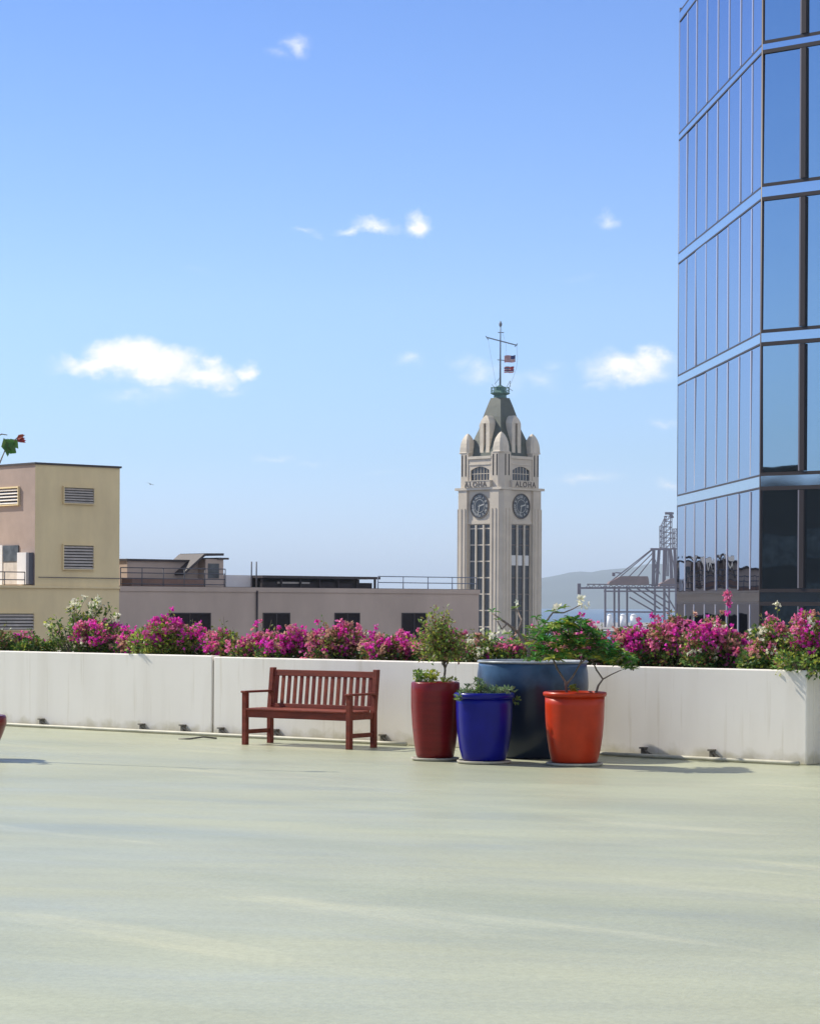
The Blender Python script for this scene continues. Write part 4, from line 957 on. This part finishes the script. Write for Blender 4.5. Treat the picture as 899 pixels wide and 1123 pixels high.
# ------------------------------------------------------------ harbour cranes
def seg(m,a,b,Y,w,Y2=None): m.bar(P(a[0],a[1],Y),P(b[0],b[1],Y2 or Y),w*.8)
def crane(name,label,Y,legs,boom,house,apex,stays,beams,diags,masts,dz=22):
    base=P(legs[0],692,Y); t=thing(name,label,'harbour crane',(base.x,base.y,GZ+1.6))
    def sh(m): m.v=[(x-base.x,y-base.y,z-GZ-1.6) for x,y,z in m.v]; return m
    for i,x in enumerate(legs):
        yy=Y+(dz if i%2 else 0); m=MB(); top=P(x,643,yy); bot=P(x,690,yy); bot.z=GZ+1.6; m.bar(bot,top,1.2); sh(m).build('leg',M['crane'],t)
    if boom:
        m=MB()
        for yy in (Y+4,Y+dz-4):
            seg(m,boom[0],boom[1],yy,1.4); a,b=Vector(boom[0]),Vector(boom[1])
            seg(m,(a.x+8,a.y-4.2),(b.x,b.y-3.2),yy,.8)
            n=16
            for k in range(n): p0=a.lerp(b,(k+1)/(n+1)); p1=a.lerp(b,(k+1.5)/(n+1)); seg(m,(p0.x,p0.y),(p1.x,p1.y-3.4),yy,.5); seg(m,(p1.x,p1.y-3.4),(p1.x+ (b.x-a.x)/(n+1)/2,p1.y),yy,.5)
        seg(m,(boom[0][0]-.6,boom[0][1]-5),(boom[0][0]-.6,boom[0][1]+7),Y+10,2.6)
        sh(m).build('boom',M['crane'],t)
    if house:
        m=MB(); x0,y0,x1,y1=house; a=P(x0,y1,Y); b=P(x1,y0,Y); 
        rr=[[Vector((x,yv,z)) for x,yv in ((xa,Y+2),(xb,Y+2),(xb,Y+dz-4),(xa,Y+dz-4))] for xa,xb,z in ((a.x,b.x,a.z),(a.x+1,b.x,a.z+1.8),(a.x+7,b.x-.5,b.z-.6),(a.x+9,b.x-1,b.z))]
        m.loft(rr); sh(m).build('machinery_house',M['cranehouse'],t)
    m=MB()
    for a,b in stays: seg(m,a,b,Y+8,.75)
    if stays: sh(m).build('stay_cables',M['crane'],t)
    m=MB()
    for a,b in beams:
        seg(m,a,b,Y,1.2); seg(m,a,b,Y+dz,1.1)
    sh(m).build('cross_beam',M['crane'],t)
    m=MB()
    for a,b in diags: seg(m,a,b,Y+2,1.1)
    if diags: sh(m).build('diagonal_brace',M['crane'],t)
    m=MB()
    for a,b,w in masts: seg(m,a,b,Y+6,w); seg(m,(a[0]+1.6,a[1]),(b[0]+1.6,b[1]),Y+dz-4,w*.8)
    sh(m).build('mast',M['crane'],t)
    return t
crane('gantry_crane','lowered boom harbour gantry crane with brown machinery house and sloping stays',1500,
 [663.5,673.5,678.5,687.5,718,728],((635.5,645),(741,644.5)),(667,632,712,641.5),None,
 [((714.5,602.5),(668,639)),((715,603),(676,636)),((716,606),(688,634)),((717,610),(698,634))],
 [((663.5,671),(728,671.5)),((662,648.5),(741,648.5))],
 [((688,645),(724,668)),((698,645),(735,670)),((690,655),(718,671)),((707,645),(733,661))],
 [((716,602),(715.5,643),1.5),((722,602),(719,643),1.3),((713,602.3),(733,602.3),1.6),((716,612),(722,630),.7),((722,612),(716,630),.7),((672,632),(672,628),1.2),((674.5,628),(680,628.5),.8)])
def lattice(x0,x1,y0,y1,n,w=.55):
    o=[((x0,y0),(x0+(x1-x0)*.0,y1),w*1.3),((x1,y0),(x1,y1),w*1.3)]
    for k in range(n):
        a=y0+(y1-y0)*k/n; b=y0+(y1-y0)*(k+1)/n; o+= [((x0,a),(x1,b),w),((x0,b),(x1,b),w)]
    return o
crane('gantry_crane','raised boom harbour gantry crane with tall lattice masts beside the glass tower',1580,
 [728.5,733.5,741,746],None,(723,634,741,643),None,[((731,603),(728,640)),((736,603),(741,640))],
 [((718,671),(746,671)),((716,645),(746,645)),((714,602),(742,602))],[((728,648),(741,670))],
 [((728,602),(727,643),1.7),((734,602),(736,643),1.5),((739,602),(740,643),1.4),((731,602),(731,632),1.0)]+lattice(728.5,735,602,566,6)+lattice(723.3,727,602,577,4)+lattice(737.8,742.3,602,580,4)+[((729,563),(737,563),2.0),((734,563),(736.5,568),1.6),((724.5,577),(729.5,566),.7)])
for px,w_,lb in ((668.5,6,'left one of three white dome tanks beneath the crane'),(683,6.5,'middle one of three white dome tanks beneath the crane'),(694.5,7,'right one of three white dome tanks beneath the crane')):
    Y=1450; a=P(px,679,Y); r_=w_*.5*Y/F; zt_=P(px,673.5,Y).z
    t=thing('storage_tank',lb,'storage tank',(a.x,Y,GZ+1.6),0,'white tanks on the dock')
    m=MB(); m.lathe([(r_,0),(r_,zt_-GZ-1.6-1.2)],n=20); m.build('tank_wall',M['tank'],t)
    m=MB(); m.lathe([(r_*1.03,zt_-GZ-2.79),(r_*.8,zt_-GZ-2.0),(r_*.3,zt_-GZ-1.6),(.02,zt_-GZ-1.5)],n=20); m.build('tank_roof',M['tank'],t)
for px0,px1,yt,Y,lb,mt in ((610,662,686,1380,'pale grey dock warehouse left of the crane legs','louvre'),(655,720,689,1350,'long low dock warehouse beneath the crane legs','whitew'),(705,760,684,1420,'mauve dock warehouse at the foot of the right crane','greyst'),(560,612,683,1500,'low dock warehouse beyond the clock tower','louvre')):
    a=P(px0,yt,Y); b=P(px1,yt,Y); t=thing('dock_warehouse',lb,'warehouse',(a.x,Y,GZ+1.6))
    hh=a.z-GZ-1.6; w_=b.x-a.x
    m=MB(); m.box((0,0,0),(w_,25,hh-1.4)); m.build('wall',M[mt],t)
    m=MB(); m.loft([[Vector((x,y,z)) for x,y in ((-.5,ya),(w_+.5,ya),(w_+.5,yb),(-.5,yb))] for ya,yb,z in ((-.5,25.5,hh-1.39),(11,14,hh+.4))]); m.build('roof',M['office'],t)
    for k in range(int(w_/9)): m=MB(); m.box((3+k*9,-.1,0),(7+k*9,-.02,hh*.55)); m.build('loading_door',M['coping'],t)

# bird over the roof
t=thing('bird','tiny dark bird gliding in the sky above the stucco building','bird',P(165,531,240))
m=MB(); m.lathe([(.005,-.16),(.04,-.1),(.055,0),(.035,.12),(.005,.2)],n=10); m.v=[(z,x,y) for x,y,z in m.v]; m.build('body',M['bird'],t)
for s_ in (-1,1):
    m=MB(); m.add([(0.05,0,.02),(-.07,0,.02),(-.10,s_*.2,.06),(-.14,s_*.40,.02),(-.06,s_*.40,.02),(.04,s_*.2,.07)],[(0,1,2,5),(5,2,3,4)]); w_=m.build('wing',M['bird'],t); w_.modifiers.new('t','SOLIDIFY').thickness=.012
t.rotation_euler=(math.radians(15),0,math.radians(70))

# ------------------------------------------------------------ haze
HAZE=True
if HAZE:
    m=MB(); m.box((-24500,-24500,GZ-1.4),(24500,24500,330)); hm=bpy.data.materials.new('haze'); hm.use_nodes=True; N=hm.node_tree.nodes; N.remove(N['Principled BSDF'])
    v=N.new('ShaderNodeVolumePrincipled'); v.inputs['Color'].default_value=(.72,.85,1,1); v.inputs['Density'].default_value=1.0e-4; v.inputs['Anisotropy'].default_value=.1
    hm.node_tree.links.new(v.outputs[0],N['Material Output'].inputs['Volume']); hz=m.build('haze',hm); tag(hz,kind='stuff')

# ------------------------------------------------------------ light, sky, camera
EL=math.radians(42); sd=Vector((-.895,.44,0)).normalized()       # horizontal direction towards the sun
S=Vector((sd.x*math.cos(EL),sd.y*math.cos(EL),math.sin(EL)))
su=bpy.data.lights.new('sun','SUN'); su.energy=5.0; su.angle=math.radians(.5); su.color=(1,.93,.80)
so=bpy.data.objects.new('sun',su); COL.objects.link(so); so.rotation_euler=S.to_track_quat('Z','Y').to_euler(); so.location=(0,0,50)
w=bpy.data.worlds.new('World'); sc.world=w; w.use_nodes=True; nt=w.node_tree; N=nt.nodes; L=nt.links; bg=N['Background']
sky=N.new('ShaderNodeTexSky'); sky.sky_type='NISHITA'; sky.sun_disc=False; sky.sun_elevation=EL
sky.sun_rotation=math.atan2(sd.x,sd.y); sky.altitude=0; sky.air_density=1.0; sky.dust_density=.25; sky.ozone_density=2.5
bg.inputs['Strength'].default_value=.11

tc=N.new('ShaderNodeTexCoord'); sx=N.new('ShaderNodeSeparateXYZ'); L.new(tc.outputs['Generated'],sx.inputs[0])
def math_(op,a,b=None,c=None):
    n=N.new('ShaderNodeMath'); n.operation=op
    for i,x in enumerate((a,b,c)):
        if x is None: continue
        if isinstance(x,(int,float)): n.inputs[i].default_value=x
        else: L.new(x,n.inputs[i])
    return n.outputs[0]
az=math_('ARCTAN2',sx.outputs[0],sx.outputs[1]); el=math_('ARCSINE',sx.outputs[2])
cv=N.new('ShaderNodeCombineXYZ'); L.new(az,cv.inputs[0]); L.new(el,cv.inputs[1])
def wnoise(scale,detail,sxy=(1,1)):
    mp=N.new('ShaderNodeMapping'); mp.inputs['Scale'].default_value=(*sxy,1); L.new(cv.outputs[0],mp.inputs[0])
    n=N.new('ShaderNodeTexNoise'); n.inputs['Scale'].default_value=scale; n.inputs['Detail'].default_value=detail; n.inputs['Roughness'].default_value=.62; L.new(mp.outputs[0],n.inputs['Vector']); return n
wn_=wnoise(38,5,(1,1.3)); vm=N.new('ShaderNodeVectorMath'); vm.operation='SUBTRACT'; L.new(wn_.outputs['Color'],vm.inputs[0]); vm.inputs[1].default_value=(.5,.5,.5)
vs=N.new('ShaderNodeVectorMath'); vs.operation='SCALE'; L.new(vm.outputs[0],vs.inputs[0]); vs.inputs['Scale'].default_value=.019
va=N.new('ShaderNodeVectorMath'); va.operation='ADD'; L.new(cv.outputs[0],va.inputs[0]); L.new(vs.outputs[0],va.inputs[1])
CL=[(140,392,44,19,1.3),(105,402,46,11,1.0),(175,402,45,17,1.2),(225,411,40,12,1.05),(268,408,14,10,1.0),(175,425,30,9,.35),
(412,247,30,9,.75),(462,247,16,14,.85),(380,250,22,6,.5),(325,44,17,12,.55),(303,56,14,7,.3),(333,257,14,6,.35),(449,395,18,10,.5),(527,406,26,13,.5),(592,414,24,12,.38),
(690,404,46,17,1.0),(712,394,24,15,.95),(668,241,16,9,.5),(300,497,30,5,.35),(345,507,26,5,.25),(645,527,42,8,.5),(728,530,20,7,.4),(728,467,20,6,.4),(560,420,30,14,.3),(505,395,20,8,.3),(610,400,16,8,.3),(150,430,50,8,.35),(215,300,30,5,.18),(640,300,36,6,.18),(420,520,40,5,.2),(250,425,26,7,.3),(660,420,26,8,.4)]
acc=None
for px,py,rx,ry,st in CL:
    k,q=kz(px,py); c=(math.atan(k),math.atan(q/math.hypot(1,k)))
    s1=N.new('ShaderNodeVectorMath'); s1.operation='SUBTRACT'; L.new(va.outputs[0],s1.inputs[0]); s1.inputs[1].default_value=(c[0],c[1],0)
    s2=N.new('ShaderNodeVectorMath'); s2.operation='MULTIPLY'; L.new(s1.outputs[0],s2.inputs[0]); s2.inputs[1].default_value=(F/(rx*1.35),F/(ry*1.45),0)
    s3=N.new('ShaderNodeVectorMath'); s3.operation='LENGTH'; L.new(s2.outputs[0],s3.inputs[0])
    v_=math_('MULTIPLY',math_('SUBTRACT',1.0,s3.outputs['Value']),st); v_=math_('MAXIMUM',v_,0.0)
    acc=v_ if acc is None else math_('MAXIMUM',acc,v_)
nn=wnoise(85,9,(1,1.35)).outputs['Fac']
ac2=math_('MULTIPLY',acc,math_('MULTIPLY_ADD',nn,2.4,.0))
# unseen cloud bank behind and beside, added to brighten shaded faces, none inside the view's own azimuths
far=wnoise(5,8,(1,3.2)).outputs['Fac']; gd=math_('ADD',math_('MULTIPLY',sx.outputs[0],.75),math_('MULTIPLY',sx.outputs[1],-.66)); gate=math_('MINIMUM',math_('MAXIMUM',math_('MULTIPLY',math_('SUBTRACT',gd,.12),4.0),0.0),1.0)
fr_=math_('MULTIPLY',math_('MULTIPLY',math_('MAXIMUM',math_('SUBTRACT',far,.43),0.0),7.0),gate)
tot=math_('MAXIMUM',ac2,fr_)
mr=N.new('ShaderNodeMapRange'); mr.interpolation_type='SMOOTHSTEP'; mr.inputs['From Min'].default_value=.05; mr.inputs['From Max'].default_value=1.12; L.new(tot,mr.inputs[0])
tint=N.new('ShaderNodeMix'); tint.data_type='RGBA'; tint.blend_type='MULTIPLY'; tint.inputs[0].default_value=1; L.new(sky.outputs[0],tint.inputs[6])
tr_=N.new('ShaderNodeValToRGB'); e_=tr_.color_ramp.elements; e_[0].position=0; e_[0].color=(.53,.62,.98,1); e_[1].position=.7; e_[1].color=(.60,.58,.60,1)
for p_,c_ in ((.03,(.45,.55,.86,1)),(.06,(.41,.51,.73,1)),(.12,(.465,.545,.73,1)),(.24,(.345,.45,.69,1)),(.34,(.42,.49,.66,1))):
    q_=e_.new(p_); q_.color=c_
L.new(sx.outputs[2],tr_.inputs[0])
t2_=N.new('ShaderNodeVectorMath'); t2_.operation='SCALE'; t2_.inputs['Scale'].default_value=1.7; L.new(tr_.outputs[0],t2_.inputs[0]); L.new(t2_.outputs[0],tint.inputs[7])
mx=N.new('ShaderNodeMix'); mx.data_type='RGBA'; mx.inputs[7].default_value=(9.0,8.8,8.6,1); L.new(mr.outputs[0],mx.inputs[0]); L.new(tint.outputs[2],mx.inputs[6])
L.new(mx.outputs[2],bg.inputs['Color'])

cam=bpy.data.cameras.new('camera'); cam.sensor_fit='HORIZONTAL'; cam.sensor_width=36; cam.lens=36*F/899; cam.shift_y=(HY-561.5)/899; cam.clip_start=.1; cam.clip_end=60000
cob=bpy.data.objects.new('camera',cam); COL.objects.link(cob)
cob.matrix_world=Matrix.Translation((0,0,CAMZ))@Matrix.Rotation(math.pi/2,4,'X')@Matrix.Rotation(ROLL,4,'Z'); sc.camera=cob
sc.view_settings.view_transform='Standard'; sc.view_settings.look='None'; sc.view_settings.exposure=.35; sc.view_settings.gamma=1
sc.cycles.caustics_reflective=False; sc.cycles.caustics_refractive=False
sc.render.resolution_x=819; sc.render.resolution_y=1024
